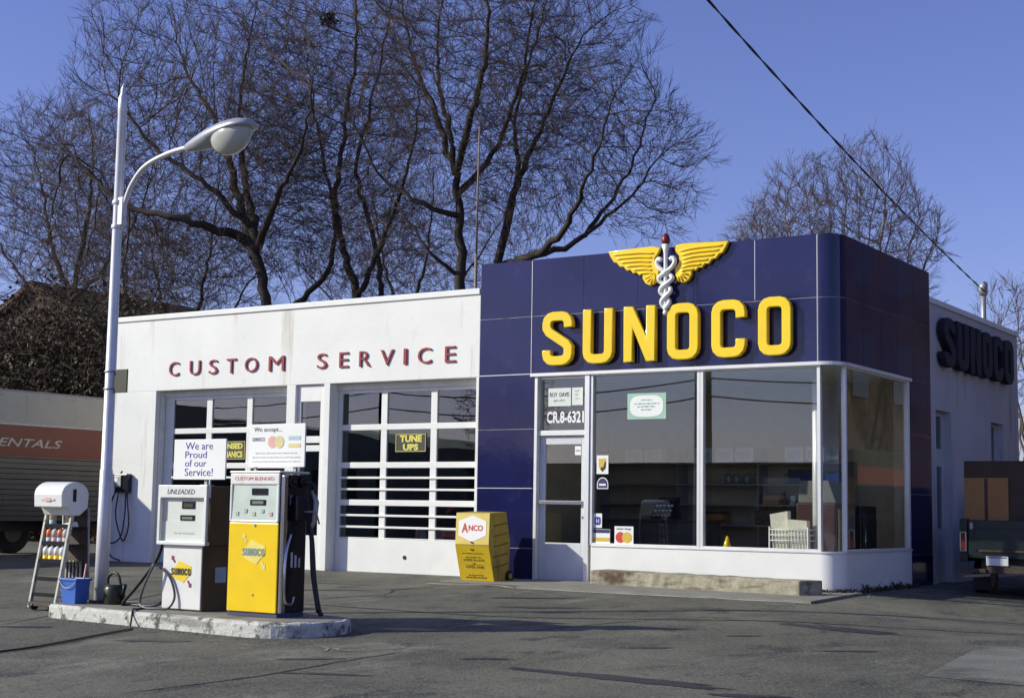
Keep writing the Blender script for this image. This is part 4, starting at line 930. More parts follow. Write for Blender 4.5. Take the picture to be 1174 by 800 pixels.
bm = BM(); tube(bm, spline([(px + .09, py, 4.55), (px + .12, py, 4.74), (px + .26, py - .02, 4.96), (px + .5, py - .04, 5.14), (px + .9, py - .06, 5.24), (px + 1.28, py - .08, 5.27)], 8), .03, 10); obj('arm', bm, M['pole'], lp_)
hx0 = px + 1.20; hp = py - .08; U = Vector((1, -.08, .10)).normalized()
def head_pt(s, a, w, top, bot):
    c = math.cos(a); z = top * max(0, math.sin(a)) + bot * min(0, math.sin(a)); p = Vector((hx0, hp, 5.265)) + U * s
    return p + Vector((.08, 1, 0)).normalized() * c * w + Vector((0, 0, z))
prof = [(0, .035, .035, .035), (.06, .06, .06, .06), (.2, .10, .10, .085), (.42, .155, .145, .10), (.65, .185, .16, .055), (.85, .18, .14, .02), (.97, .135, .09, .01), (1.02, .07, .05, .005)]
bm = BM(); rings = [[bm.verts.new(head_pt(s * 1.12, 2 * PI * k / 20, w * 1.05, t * .84, b * 1.05)) for k in range(20)] for s, w, t, b in prof]
for a, b in zip(rings, rings[1:]):
    for k in range(20): bm.faces.new([a[k], a[(k + 1) % 20], b[(k + 1) % 20], b[k]]).smooth = True
bm.faces.new(rings[0][::-1]); bm.faces.new(rings[-1]); hd = obj('lamp_head', bm, M['lead'], lp_)
bm = BM(); bmesh.ops.create_uvsphere(bm, u_segments=24, v_segments=14, radius=1)
for v in bm.verts:
    z = v.co.z; p = Vector((hx0, hp, 5.27)) + U * (.79 + v.co.x * .30) + Vector((.08, 1, 0)).normalized() * v.co.y * .185
    v.co = p + Vector((0, 0, (z * .25 if z < 0 else z * .03) - .02))
obj('lens', bm, M['lens'], hd, smooth=True)
pl = thing('pole_plate', 'small dark rectangular plate banded to the right of the white lamp pole', 'sign plate', (-5.98, -7.9, 2.42))
bm = BM(); box(bm, -6.06, -5.84, -7.925, -7.905, 2.42, 2.70); obj('plate', bm, M['board'], pl, bevel=.004)
for z in (2.46, 2.67):
    bm = BM(); tube(bm, [(px, py, z), (px, py, z + .02)], .077, 16); obj('band', bm, M['steel'], pl)

# oil bottle rack
rk = thing('oil_rack', 'wheeled motor oil display rack with white barrel hood at the left end of the island', 'display rack', (-7.1, -7.85, -.2))
RX0, RX1 = -7.38, -6.92; yb, yt = -8.02, -7.80
gz = -.195
for x in (RX0, RX1):
    bm = BM(); hexa(bm, [(x - .018, yb - .015, gz + .03), (x + .018, yb - .015, gz + .03), (x + .018, yb + .03, gz + .03), (x - .018, yb + .03, gz + .03)], [(x - .018, yt - .015, 1.06), (x + .018, yt - .015, 1.06), (x + .018, yt + .03, 1.06), (x - .018, yt + .03, 1.06)]); obj('front_rail', bm, M['rail'], rk, bevel=.004)
    bm = BM(); tube(bm, [(x, -7.5, gz + .02), (x, -7.56, 1.05)], .014, 8); obj('back_leg', bm, M['steel'], rk)
for z in (-.02, .17, .385, .60, .81):
    t = (z - gz) / (1.06 - gz); yy = yb + (yt - yb) * t
    bm = BM(); box(bm, RX0 + .018, RX1 - .018, yy + .0, yy + .30, z - .012, z); box(bm, RX0 + .018, RX1 - .018, yy - .005, yy + .002, z - .012, z + .035); obj('shelf', bm, M['blackm'], rk)
bm = BM(); box(bm, RX0 + .03, RX1 + .0, -7.56, -7.54, .0, 1.04); obj('back_panel', bm, M['rust'], rk)
bm = BM()
for i in range(6): box(bm, RX0 + .06 + i * .065, RX0 + .085 + i * .065, -7.6, -7.585, .02, .4)
obj('rear_slats', bm, M['steel'], rk)
# barrel hood: flat front below, half-round top; axis along x
hz0, hz1 = 1.05, 1.36
lo = [(-8.0, hz0), (-8.01, 1.20)] + [(-7.80 - .21 * math.cos(PI * k / 12), 1.20 + .16 * math.sin(PI * k / 12)) for k in range(1, 12)] + [(-7.59, 1.20), (-7.6, 1.04), (-7.72, .95), (-7.84, .95), (-7.9, hz0)]
bm = BM(); prism(bm, lo, RX0 - .02, RX1 + .03, 'x'); obj('hood', bm, M['white'], rk, bevel=.012)
bm = BM(); box(bm, RX1 + .031, RX1 + .036, -7.84, -7.79, 1.12, 1.27); obj('towel_slot', bm, M['black'], rk)
bm = BM(); box(bm, RX0 + .12, RX1 - .10, -8.016, -8.012, 1.13, 1.15); obj('faded_print', bm, M['faint'], rk)
bm = BM(); box(bm, RX0 + .19, RX1 - .17, -8.019, -8.0165, 1.12, 1.165); obj('faded_badge', bm, M['faintred'], rk)
for x in (RX0 + .05, RX1 - .09):
    bm = BM(); tube(bm, [(x, yb + .02, gz + .05), (x + .04, yb + .02, gz + .05)], .05, 16); obj('wheel', bm, M['black'], rk)
    bm = BM(); tube(bm, [(x, -7.55, gz + .05), (x + .04, -7.55, gz + .05)], .05, 16); obj('wheel', bm, M['black'], rk)
bm = BM(); box(bm, RX0, RX1, yb - .02, yb + .1, gz + .05, gz + .10); obj('base_bar', bm, M['rust'], rk, bevel=.005)
def bottle(x, z, mb, mc, label, grp, h=.18):
    t = (z - gz) / (1.06 - gz); yy = yb + (yt - yb) * t + .06
    r = thing('oil_bottle', label, 'bottle', (x, yy, z + .001), 0, grp)
    bm = BM(); tube(bm, [(0, 0, 0), (0, 0, .01), (0, 0, h * .45)], [.040, .045, .045], 12); obj('lower_label', bm, mc, r, local=True)
    bm = BM(); tube(bm, [(0, 0, h * .45), (0, 0, h * .86), (0, 0, h)], [.045, .044, .028], 12); obj('upper_body', bm, mb, r, local=True)
    bm = BM(); tube(bm, [(0, 0, h), (0, 0, h + .02)], [.016, .014], 10); obj('cap', bm, mb, r, local=True)
    return r, yy
b0, y0b = bottle(RX0 + .08, .60, M['bottle_top'], M['faintblue'], 'pale blue oil bottle with orange red top on the second shelf of the rack', 'red topped oil bottles')
dup(b0, (RX0 + .28, y0b, .601))
b2, _y = bottle(RX0 + .18, .60, M['faint'], M['faintred'], 'oil bottle with grey top and pink label on the second shelf of the rack', 'pink labelled oil bottles'); dup(b2, (RX0 + .38, _y, .601))
b1, y1b = bottle(RX0 + .08, .385, M['paper'], M['yellow_pump'], 'white and yellow oil bottle on the third shelf of the rack', 'yellow labelled oil bottles')
for i in range(1, 4): dup(b1, (RX0 + .08 + i * .1, y1b, .386))
bottle(RX0 + .08, .81, M['faintyel'], M['faintblue'], 'blue and tan oil bottle on the top shelf of the rack', None, .19)
rg = thing('folded_rag', 'pale folded rag on the top shelf of the oil rack', 'rag', (-7.02, -7.76, .811))
bm = BM(); hexa(bm, [(-7.12, -7.82, .811), (-6.95, -7.84, .811), (-6.94, -7.68, .811), (-7.1, -7.67, .811)], [(-7.1, -7.8, .85), (-6.97, -7.82, .865), (-6.95, -7.7, .88), (-7.09, -7.69, .855)]); obj('cloth', bm, M['paper2'], rg, bevel=.012)
for o_ in COL.objects:
    if o_.parent is None and o_.name.split('.')[0] in ('oil_rack', 'oil_bottle', 'folded_rag'): o_.location.x += .10
# blue tub, squeegee, can
bk = thing('blue_bucket', 'square blue plastic bucket on the island beside the oil rack', 'bucket', (-6.18, -8.25, IZ))
bm = BM(); bx0, bx1, by0, by1 = -6.34, -6.06, -8.36, -8.14
o0 = [(bx0 + .03, by0 + .02, IZ), (bx1 - .03, by0 + .02, IZ), (bx1 - .03, by1 - .02, IZ), (bx0 + .03, by1 - .02, IZ)]; o1 = [(bx0, by0, .23), (bx1, by0, .23), (bx1, by1, .23), (bx0, by1, .23)]
i1 = [(bx0 + .01, by0 + .01, .23), (bx1 - .01, by0 + .01, .23), (bx1 - .01, by1 - .01, .23), (bx0 + .01, by1 - .01, .23)]; i0 = [(bx0 + .04, by0 + .03, IZ + .02), (bx1 - .04, by0 + .03, IZ + .02), (bx1 - .04, by1 - .03, IZ + .02), (bx0 + .04, by1 - .03, IZ + .02)]
R4 = [[bm.verts.new(p) for p in r] for r in (o0, o1, i1, i0)]
for a, b in zip(R4, R4[1:]):
    for k in range(4): bm.faces.new([a[k], a[(k + 1) % 4], b[(k + 1) % 4], b[k]])
bm.faces.new(R4[0][::-1]); bm.faces.new(R4[3]); obj('tub', bm, M['blue_tub'], bk, bevel=.008)
bm = BM()
for b in ((bx0 - .012, bx1 + .012, by0 - .012, by0), (bx0 - .012, bx1 + .012, by1, by1 + .012), (bx0 - .012, bx0, by0, by1), (bx1, bx1 + .012, by0, by1)): box(bm, b[0], b[1], b[2], b[3], .205, .232)
obj('rim', bm, M['blue_tub'], bk, bevel=.003)
bm = BM(); tube(bm, spline([(bx0, -8.368, .2), (-6.25, -8.375, .13), (-6.15, -8.375, .13), (bx1, -8.368, .2)], 6), .005, 6); obj('handle', bm, M['steel'], bk)
sq = thing('squeegee', 'red handled squeegee standing in the blue bucket', 'squeegee', (-6.1, -8.2, 0)); bm = BM(); tube(bm, [(-6.13, -8.22, 0), (-6.08, -8.2, .40)], .012, 8); obj('handle', bm, M['faintred'], sq)
bm = BM(); box(bm, -6.25, -6.12, -8.235, -8.2, -.03, .03); obj('head', bm, M['black'], sq)
wc = thing('watering_can', 'dark round watering can with looped handle beside the lamp post', 'watering can', (-5.79, -8.02, IZ))
bm = BM(); tube(bm, [(-5.79, -8.02, IZ), (-5.79, -8.02, IZ + .02), (-5.79, -8.02, .12), (-5.79, -8.02, .17)], [.12, .135, .125, .10], 20); obj('body', bm, mat('dark olive tin', (.03, .033, .015), .35, var=.3, dirt=((.12, .12, .02), .5, 14, .6)), wc)
bm = BM(); tube(bm, spline([(-5.90, -8.02, .14), (-5.90, -8.02, .24), (-5.82, -8.02, .30), (-5.73, -8.02, .27), (-5.68, -8.02, .14)], 6), .016, 8); obj('handle', bm, M['black'], wc)
bm = BM(); tube(bm, [(-5.69, -8.02, .0), (-5.60, -8.05, .10), (-5.56, -8.07, .17)], [.03, .02, .026], 8); obj('spout', bm, M['black'], wc)
# hose lying on the pavement from the island
hs = thing('ground_hose', 'thin black hose trailing from the white pump across the pavement to the lower left', 'hose', (-4.3, -9.5, -.23))
hp_ = [(-4.95, -8.3), (-4.88, -8.52), (-4.78, -8.66)]
gp = [(-4.66, -8.80), (-4.43, -9.05), (-4.25, -9.6), (-3.98, -10.4), (-3.86, -11.0), (-3.9, -11.9), (-4.1, -13.2)]
bm = BM(); tube(bm, spline([(x, y, IZ + .012) for x, y in hp_] + [(x, y, gh(x, y) + .014) for x, y in gp], 8), .011, 6); obj('tube', bm, M['black'], hs)

# ------------------------------------------------------------------ rental truck on the left
TX, TZ = -17.4, 3.35; TY0, TY1 = -4.6, 2.6
tr = thing('rental_truck', 'off white box truck with orange red RENTALS band parked left of the station', 'truck', (-18.5, -1, 0))
bm = BM(); box(bm, TX - 2.2, TX, TY0, TY1, 2.0, TZ); box(bm, TX - 2.17, TX - .03, TY0 + .03, TY1 - .03, TZ, TZ + .03); obj('cargo_box', bm, M['truckw'], tr, bevel=.04)
bm = BM(); box(bm, TX + .001, TX + .012, TY0 + .05, TY1 - .05, 2.02, 2.66); obj('orange_band', bm, M['orange'], tr)
bm = BM()
for i in range(12): box(bm, TX - 2.19, TX - .012 + (.02 if i % 2 else .0), TY0, TY1, .72 + i * .1067, .72 + (i + 1) * .1067 - (.012 if i % 2 else 0))
obj('ribbed_side', bm, M['slat'], tr, bevel=.006)
bm = BM()
for y in np.arange(TY0 + .3, TY1, .6): tube(bm, [(TX + .014, y, 3.25), (TX + .014, y, 3.27)], .008, 6)
box(bm, TX + .0, TX + .015, TY0, TY1, 2.665, 2.70); obj('rivet_rail', bm, M['steel'], tr)
# lettering: italic RENTALS; letters NTALS fall at the visible part
text_obj('lettering', 'RENTALS', (-1.02, .88, 2.225, 2.395), TX + .012, M['rail'], tr, face='side', shear=.3, bold=.008, w0=.001)
for y in (-3.2, 1.2):
    for xx in (TX - .35, TX - 2.1):
        bm = BM(); tube(bm, [(xx, y, .46), (xx + .28, y, .46)], .47, 24); w = obj('wheel', bm, M['black'], tr, bevel=.03)
        bm = BM(); tube(bm, [(xx + .25, y, .46), (xx + .29, y, .46)], .22, 18); obj('hub', bm, M['truckw'], w)
bm = BM(); box(bm, TX - 1.8, TX - .4, TY0 - .2, TY1, .5, .7); obj('chassis', bm, M['rust'], tr)
bm = BM(); prism(bm, [(TY0 - 1.9, .45), (TY0 - 1.9, 1.25), (TY0 - 1.2, 1.4), (TY0 - .75, 2.2), (TY0 - .05, 2.25), (TY0 - .05, .45)], TX - 2.05, TX - .1, 'x'); cab_ = obj('cab', bm, M['orange'], tr, bevel=.06)
bm = BM(); box(bm, TX - .099, TX - .09, TY0 - 1.05, TY0 - .3, 1.45, 2.05); obj('side_window', bm, M['blackm'], cab_)
bm = BM(); box(bm, TX - 2.2, TX - .0, TY1 + .001, TY1 + .05, .8, .95); obj('rear_bumper', bm, M['rust'], tr)

# pickup with cardboard, right
pk = thing('pickup_truck', 'dark green pickup seen from behind beside the shaded side wall', 'pickup truck', (1.8, 5, -.15))
KY = 3.0; kx0, kx1 = .80, 2.62; kz = -.12
bm = BM()
box(bm, kx0 + .03, kx1 - .03, KY + .03, KY + 2.3, kz + .62, kz + .72)
for x in (kx0, kx1 - .12): box(bm, x, x + .12, KY, KY + 2.35, kz + .55, kz + 1.20)
box(bm, kx0 + .12, kx1 - .12, KY + 2.25, KY + 2.35, kz + .62, kz + 1.2)
box(bm, kx0 - .015, kx0, KY + .2, KY + 4.6, kz + .8, kz + .86)
obj('bed', bm, M['green_truck'], pk, bevel=.025)
bm = BM(); box(bm, kx0 + .14, kx1 - .14, KY - .02, KY + .03, kz + .60, kz + 1.18); box(bm, kx0 + .24, kx1 - .24, KY - .035, KY - .02, kz + .72, kz + 1.05)
tg = obj('tailgate', bm, M['green_truck'], pk, bevel=.012)
bm = BM(); box(bm, kx0 + .3, kx1 - .3, KY - .05, KY - .036, kz + .70, kz + .73); obj('tailgate_trim', bm, M['rust'], tg)
bm = BM(); prism(bm, [(KY + 2.4, kz + .5), (KY + 2.4, kz + 1.2), (KY + 2.5, kz + 1.75), (KY + 3.6, kz + 1.75), (KY + 4.1, kz + 1.2), (KY + 5.3, kz + 1.1), (KY + 5.35, kz + .5)], kx0 + .02, kx1 - .02, 'x'); cb2 = obj('cab', bm, M['green_truck'], pk, bevel=.05)
bm = BM(); box(bm, kx0 + .25, kx1 - .25, KY + 2.40, KY + 2.43, kz + 1.28, kz + 1.62); obj('rear_window', bm, M['blackm'], cb2)
for x in (kx0 + .005, kx1 - .105):
    bm = BM(); me = [( x, kz + .72), (x + .1, kz + .72), (x + .1, kz + .98), (x, kz + .98)]; box(bm, x + .02, x + .085, KY - .02, KY - .001, kz + .72, kz + .98); t = obj('taillight', bm, M['tail'], pk, bevel=.012)
    bm = BM()
    for b in ((x, x + .02, kz + .70, kz + 1.0), (x + .085, x + .105, kz + .70, kz + 1.0), (x + .02, x + .085, kz + .70, kz + .72), (x + .02, x + .085, kz + .98, kz + 1.0)): box(bm, b[0], b[1], KY - .026, KY - .001, b[2], b[3])
    obj('chrome_ring', bm, M['chrome'], t, bevel=.005)
bm = BM(); box(bm, kx0 + .05, kx0 + .45, KY - .2, KY - .1, kz + .38, kz + .45); box(bm, kx1 - .45, kx1 - .05, KY - .2, KY - .1, kz + .38, kz + .45); box(bm, kx0 + .45, kx1 - .45, KY - .16, KY - .06, kz + .38, kz + .50); obj('bumper', bm, M['rust'], pk, bevel=.012)
bm = BM(); box(bm, kx0 + .45, kx0 + .78, KY - .185, KY - .175, kz + .50, kz + .64); pt = obj('number_plate', bm, M['paper'], pk, bevel=.004)
bm = BM(); box(bm, kx0 + .47, kx0 + .76, KY - .189, KY - .1855, kz + .615, kz + .63); obj('plate_band', bm, M['navy_ink'], pt)
bm = BM(); box(bm, kx0 + .3, kx1 - .3, KY + .1, KY + 4.8, kz + .38, kz + .6); obj('chassis', bm, M['rust'], pk)
for y in (KY + .85, KY + 4.3):
    for x in (kx0 + .04, kx1 - .26):
        bm = BM(); tube(bm, [(x, y, kz + .30), (x + .22, y, kz + .30)], .34, 24); w = obj('wheel', bm, M['black'], pk, bevel=.03)
        bm = BM(); tube(bm, [(x - .004, y, kz + .30), (x + .224, y, kz + .30)], .16, 16); obj('hub', bm, M['steel'], w)
for x in (kx0 + .17, kx1 - .22):
    bm = BM(); box(bm, x, x + .05, KY - .045, KY - .021, kz + 1.04, kz + 1.14); obj('latch', bm, M['steel'], tg, bevel=.006)
for y in (KY + .25, KY + 1.2, KY + 2.1):
    bm = BM(); box(bm, kx0 - .02, kx0 + .0, y, y + .07, kz + .6, kz + 1.18); obj('stake_rib', bm, M['green_truck'], pk, bevel=.006)
bm = BM(); box(bm, kx0 + .05, kx0 + .32, KY + .5, KY + .54, kz + .1, kz + .42); obj('wheel_shade_flap', bm, M['black'], pk)  # black sheet added to darken the wheel behind it like shade
bm = BM(); tube(bm, [(kx0 + .1, KY - .16, kz + .32), (kx0 + .5, KY - .14, kz + .36)], .025, 8); obj('tow_bar', bm, M['wood'], pk)
cd = thing('cardboard_panel', 'large brown cardboard panel standing upright in the pickup bed', 'cardboard', (1.7, KY + .25, kz + .72))
bm = BM(); box(bm, kx0 + .04, kx1 - .15, KY + .14, KY + .22, kz + .73, 1.97); obj('shaded_sheet', bm, M['card_dk'], cd, bevel=.008)  # darker brown paints the shaded top and right of the cardboard
bm = BM(); box(bm, kx0 + .05, kx0 + .72, KY + .11, KY + .138, kz + .74, 1.71); obj('sunlit_sheet', bm, M['card'], cd, bevel=.004)  # paler sheet paints the sunlit left part of the same cardboard

bm = BM(); box(bm, kx0 + .36, kx0 + .41, KY + .106, KY + .1095, kz + .75, 1.70); obj('tape', bm, M['card_dk'], cd)
# weeds at the foot of the rounded corner
rw = random.Random(5); V = []; F = []
for i in range(330):
    t = rw.random(); 
    if t < .35: a = rw.random() * PI / 2; bx, by = -RC + (RC + .05) * math.sin(a), RC - (RC + .05) * math.cos(a)
    else: bx, by = .05 + rw.random() * .06, RC + rw.random() ** .8 * 2.9
    z0 = gh(bx, by); h = rw.uniform(.03, .12) * (1.3 if .8 < by < 1.2 or 2 < by < 2.4 else .7)
    an = rw.random() * 6.28; dx, dy = math.cos(an), math.sin(an); w = .012
    k = len(V); V += [(bx - dy * w, by + dx * w, z0 - .01), (bx + dy * w, by - dx * w, z0 - .01), (bx + dx * h * .5 + dy * w, by + dy * h * .5 - dx * w, z0 + h * .7), (bx + dx * h * .8, by + dy * h * .8, z0 + h), (bx + dx * h * .5 - dy * w, by + dy * h * .5 + dx * w, z0 + h * .7)]; F.append((k, k + 1, k + 2, k + 3, k + 4))
tag(mesh_pd('weeds', V, F, M['vine_leaf']), 'dry weeds growing along the foot of the rounded base wall', 'weeds', kind='stuff')

# ------------------------------------------------------------------ trees
class Tubes:
    def __init__(s): s.groups = {}
    def add(s, pts, rs, n):
        s.groups.setdefault((len(pts), n), []).append(([tuple(p) for p in pts], rs))
    def build(s, name, m, parent):
        Vs, Fs, off = [], [], 0
        for (L, n), items in s.groups.items():
            P = np.array([i[0] for i in items], float); Rr = np.array([i[1] for i in items], float)
            T = np.empty_like(P); T[:, 1:-1] = P[:, 2:] - P[:, :-2]; T[:, 0] = P[:, 1] - P[:, 0]; T[:, -1] = P[:, -1] - P[:, -2]
            T /= np.maximum(1e-9, np.linalg.norm(T, axis=2, keepdims=True))
            ref = np.where(np.abs(T[:, :1, 2:3]) < .9, np.array([0, 0, 1.]), np.array([1., 0, 0])) * np.ones_like(T)
            U_ = np.cross(T, ref); U_ /= np.maximum(1e-9, np.linalg.norm(U_, axis=2, keepdims=True)); W_ = np.cross(T, U_)
            an = 2 * np.pi * np.arange(n) / n
            ring = P[:, :, None] + Rr[:, :, None, None] * (np.cos(an)[None, None, :, None] * U_[:, :, None] + np.sin(an)[None, None, :, None] * W_[:, :, None])
            K = len(items); Vs.append(ring.reshape(-1, 3))
            idx = np.arange(K * L * n).reshape(K, L, n) + off; off += K * L * n
            a = idx[:, :-1]; b = idx[:, 1:]
            q = np.stack([a, np.roll(a, -1, 2), np.roll(b, -1, 2), b], -1).reshape(-1, 4); Fs.append(q)
        V_ = np.concatenate(Vs); F_ = np.concatenate(Fs)
        off = Vector((0, 0, 0)); p = parent
        while p is not None: off += p.location; p = p.parent
        V_ = V_ - np.array(off)
        me = bpy.data.meshes.new(name); me.vertices.add(len(V_)); me.vertices.foreach_set('co', V_.ravel())
        me.loops.add(F_.size); me.loops.foreach_set('vertex_index', F_.ravel().astype(np.int32))
        me.polygons.add(len(F_)); me.polygons.foreach_set('loop_start', np.arange(0, F_.size, 4, dtype=np.int32)); me.polygons.foreach_set('loop_total', np.full(len(F_), 4, dtype=np.int32))
        me.update(calc_edges=True); me.validate()
        me.polygons.foreach_set('use_smooth', np.ones(len(F_), bool)); me.materials.append(m)
        o = bpy.data.objects.new(name, me); COL.objects.link(o); o.parent = parent; return o

def rvec(rg): return Vector((rg.gauss(0, 1), rg.gauss(0, 1), rg.gauss(0, 1)))
def branch(T, Tc, p, d, L, r, lvl, rg, P):
    """lvl 1 = limbs' side branches ... last = twigs"""
    ns = {1: 6, 2: 4, 3: 3, 4: 2}[lvl]; pts = [p]; dd = d.normalized(); dirs = [dd]
    for i in range(ns):
        dd = (dd + rvec(rg) * P['wander'] + Vector((0, 0, P['up'] * (1 if lvl < 3 else .8)))).normalized(); pts.append(pts[-1] + dd * (L / ns)); dirs.append(dd)
    end = .35 if lvl < 4 else .6
    rs = [r * (1 - (1 - end) * i / ns) for i in range(ns + 1)]
    (T if lvl <= P.get('trunk_lvl', 1) else Tc).add(pts, rs, {1: 6, 2: 4, 3: 3, 4: 3}[lvl])
    if lvl >= 4: return
    nc = P['n'][lvl]
    for c in range(nc):
        t = .22 + .78 * (c + rg.random()) / nc; f = t * ns; i = min(ns - 1, int(f)); q = pts[i].lerp(pts[i + 1], f - i); b = dirs[i + 1]
        ax = rvec(rg).cross(b).normalized(); an = R(rg.uniform(*P['ang'])); nd = (b * math.cos(an) + ax * math.sin(an)).normalized()
        branch(T, Tc, q, nd, L * rg.uniform(*P['len'][lvl]) * (1.2 - .45 * t), max(P['rmin'], r * P['rk'] * (1 - .5 * t)), lvl + 1, rg, P)

def limb_tree(name, label, base, limbs, P, seed, mb, mt, group='bare trees behind the station', cat='tree'):
    rg = random.Random(seed); root = thing(name, label, cat, base, 0, group); T, Tc = Tubes(), Tubes()
    for pts, r0, r1, first in limbs:
        sp = spline(pts, 4); n = len(sp)
        sp = [q + rvec(rg) * .04 * (r0 > .1) for q in sp]
        rs = [r0 + (r1 - r0) * (i / (n - 1)) ** .8 for i in range(n)]; T.add(sp, rs, 10)
        tot = sum((sp[i + 1] - sp[i]).length for i in range(n - 1)); cnt = int(P['per_m'] * tot * (1 - first))
        for c in range(cnt):
            t = first + (1 - first) * (c + rg.random()) / cnt; f = t * (n - 1); i = min(n - 2, int(f)); q = sp[i].lerp(sp[i + 1], f - i); b = (sp[i + 1] - sp[i]).normalized()
            ax = rvec(rg).cross(b).normalized(); an = R(rg.uniform(25, 65)); nd = b * math.cos(an) + ax * math.sin(an); nd.z += .15
            branch(T, Tc, q, nd, P['L1'] * rg.uniform(.6, 1.15) * (1.1 - .4 * t), rs[i] * rg.uniform(.35, .55) + .006, 1, rg, P)
        branch(T, Tc, sp[-1], (sp[-1] - sp[-2]).normalized(), P['L1'] * .8, r1, 1, rg, P)
    T.build('trunk', mb, root); Tc.build('crown', mt, root); return root
from mathutils.kdtree import KDTree
def crown_tree(label, base, limbs, lobes, nattr, seed, mb, mt, group, D=.30, tip=.0066, tw=1.0, up=.16, name='bare_tree'):
    """grow limbs towards points spread through the crown's volume, then dress the thin wood with twigs"""
    rg = random.Random(seed); root = thing(name, label, 'tree', base, 0, group); T, Tc = Tubes(), Tubes()
    pos, par, rmin_ = [], [], []
    for pts, r0, r1 in limbs:
        sp = spline(pts, 8); tot = sum((b - a).length for a, b in zip(sp, sp[1:])); n = max(3, int(tot / D)); acc = [0]
        for a, b in zip(sp, sp[1:]): acc.append(acc[-1] + (b - a).length)
        prev = -1
        if pos:
            bd = min(range(len(pos)), key=lambda i: (pos[i] - sp[0]).length_squared); prev = bd
        k = 0
        for q in range(n + 1):
            L = tot * q / n
            while k < len(acc) - 2 and acc[k + 1] < L: k += 1
            p = sp[k].lerp(sp[k + 1], (L - acc[k]) / max(1e-6, acc[k + 1] - acc[k])) + rvec(rg) * .035 * (q > 0)
            pos.append(p); par.append(prev); rmin_.append(r0 + (r1 * .5 - r0) * (q / n) ** .75); prev = len(pos) - 1
    nattr = int(nattr * 2.0); vols = [l[3] * l[4] * l[5] for l in lobes]; A = []
    while len(A) < nattr:
        l = rg.choices(lobes, vols)[0]
        while True:
            v = Vector((rg.uniform(-1, 1), rg.uniform(-1, 1), rg.uniform(-1, 1)))
            if v.length < 1: break
        v *= 1 + .10 * math.sin(v.x * 6 + l[0]) + .08 * math.cos(v.z * 7 + l[2])
        A.append(Vector((l[0] + v.x * l[3], l[1] + v.y * l[4], l[2] + v.z * l[5])))
    grown = {}; near = [(1e9, -1)] * len(A); alive = list(range(len(A))); new = list(range(len(pos)))
    for it in range(60):
        kd = KDTree(len(new))
        for i in new: kd.insert(pos[i], i)
        kd.balance(); acc = {}; nxt = []
        for a in alive:
            c_, i, d = kd.find(A[a])
            if d < near[a][0]: near[a] = (d, i)
            d, i = near[a]
            if d < D * 1.25: continue
            nxt.append(a)
            if d < 3.2: acc[i] = acc.get(i, Vector((0, 0, 0))) + (A[a] - pos[i]).normalized()
        alive = nxt; new = []
        for i, v in acc.items():
            if grown.get(i, 0) >= 3: continue
            grown[i] = grown.get(i, 0) + 1
            pd = (pos[i] - pos[par[i]]).normalized() if par[i] >= 0 else Vector((0, 0, 1))
            d = (v.normalized() + pd * .40 + rvec(rg) * .14 + Vector((0, 0, up))).normalized()
            pos.append(pos[i] + d * D); par.append(i); rmin_.append(0); new.append(len(pos) - 1)
        if not new: break
    n = len(pos); e = 2.25; S = [0.0] * n; kids = [[] for _ in range(n)]
    for i in range(n - 1, -1, -1):
        if S[i] == 0: S[i] = tip ** e
        if par[i] >= 0: S[par[i]] += S[i]; kids[par[i]].append(i)
    rad = [max(min(S[i] ** (1 / e), .24), rmin_[i]) for i in range(n)]
    for i in range(n):
        if par[i] >= 0: rad[i] = min(rad[i], rad[par[i]])
    starts = [(None, i) for i in range(n) if par[i] < 0]
    while starts:
        p, i = starts.pop(); pts = [pos[p]] if p is not None else []; rs = [rad[i]] if p is not None else []
        while True:
            pts.append(pos[i]); rs.append(rad[i])
            ks = sorted(kids[i], key=lambda k: -rad[k])
            for k in ks[1:]: starts.append((i, k))
            if not ks: break
            i = ks[0]
        if len(pts) < 2: continue
        (T if rs[0] > .045 else Tc).add(pts, rs, 9 if rs[0] > .12 else 6 if rs[0] > .04 else 4 if rs[0] > .015 else 3)
    for i in range(n):
        if rad[i] > .028 or par[i] < 0: continue
        for _ in range(3 if not kids[i] else 2):
            if rg.random() > tw: continue
            b = (pos[i] - pos[par[i]]).normalized(); d = (b * 1.1 + rvec(rg) * .33 + Vector((0, 0, .32))).normalized(); L = rg.uniform(.3, .85); p0 = pos[i]
            p1 = p0 + d * L * .5; d2 = (d + rvec(rg) * .14 + Vector((0, 0, .08))).normalized(); p2 = p1 + d2 * L * .5
            Tc.add([p0, p1, p2], [tip * .85, tip * .75, tip * .5], 3)
            for q in (p1, p0.lerp(p1, .5), p1.lerp(p2, .5)):
                if rg.random() < .8: Tc.add([q, q + (d2 + rvec(rg) * .36 + Vector((0, 0, .1))).normalized() * rg.uniform(.14, .42)], [tip * .66, tip * .45], 3)
    T.build('trunk', mb, root); Tc.build('crown', mt, root); return root
def lob(Y, L):
    out = []
    for x, z, rx, rz, *o in L:
        (cx_, cy_, cz_), = at(Y, [(x, z)]); t = (Y + 20.25) / 36.25; out.append((cx_, cy_ + (o[0] if o else 0), cz_, rx * t, (rx * .5 + rz * .4) * t * .85, rz * t))
    return out
def at(Y, lst):     # x,z measured on the plane y=16, carried to depth Y along the sight lines
    out = []
    for q in lst:
        yy = Y + (q[2] if len(q) > 2 else 0); t = (yy + 20.25) / 36.25
        out.append((7.71 + (q[0] - 7.71) * t, yy, 1.1 + (q[1] - 1.1) * t))
    return out
PT = dict(wander=.17, up=.035, n={1: 11, 2: 9, 3: 6}, ang=(25, 60), len={1: (.38, .62), 2: (.40, .62), 3: (.45, .75)}, rk=.46, rmin=.0056, per_m=1.35, L1=3.1)
YA = 15
def gt(x, Y, l): # base on the ground plus limb
    return l
A = at(YA, [(-26, -1)]); 
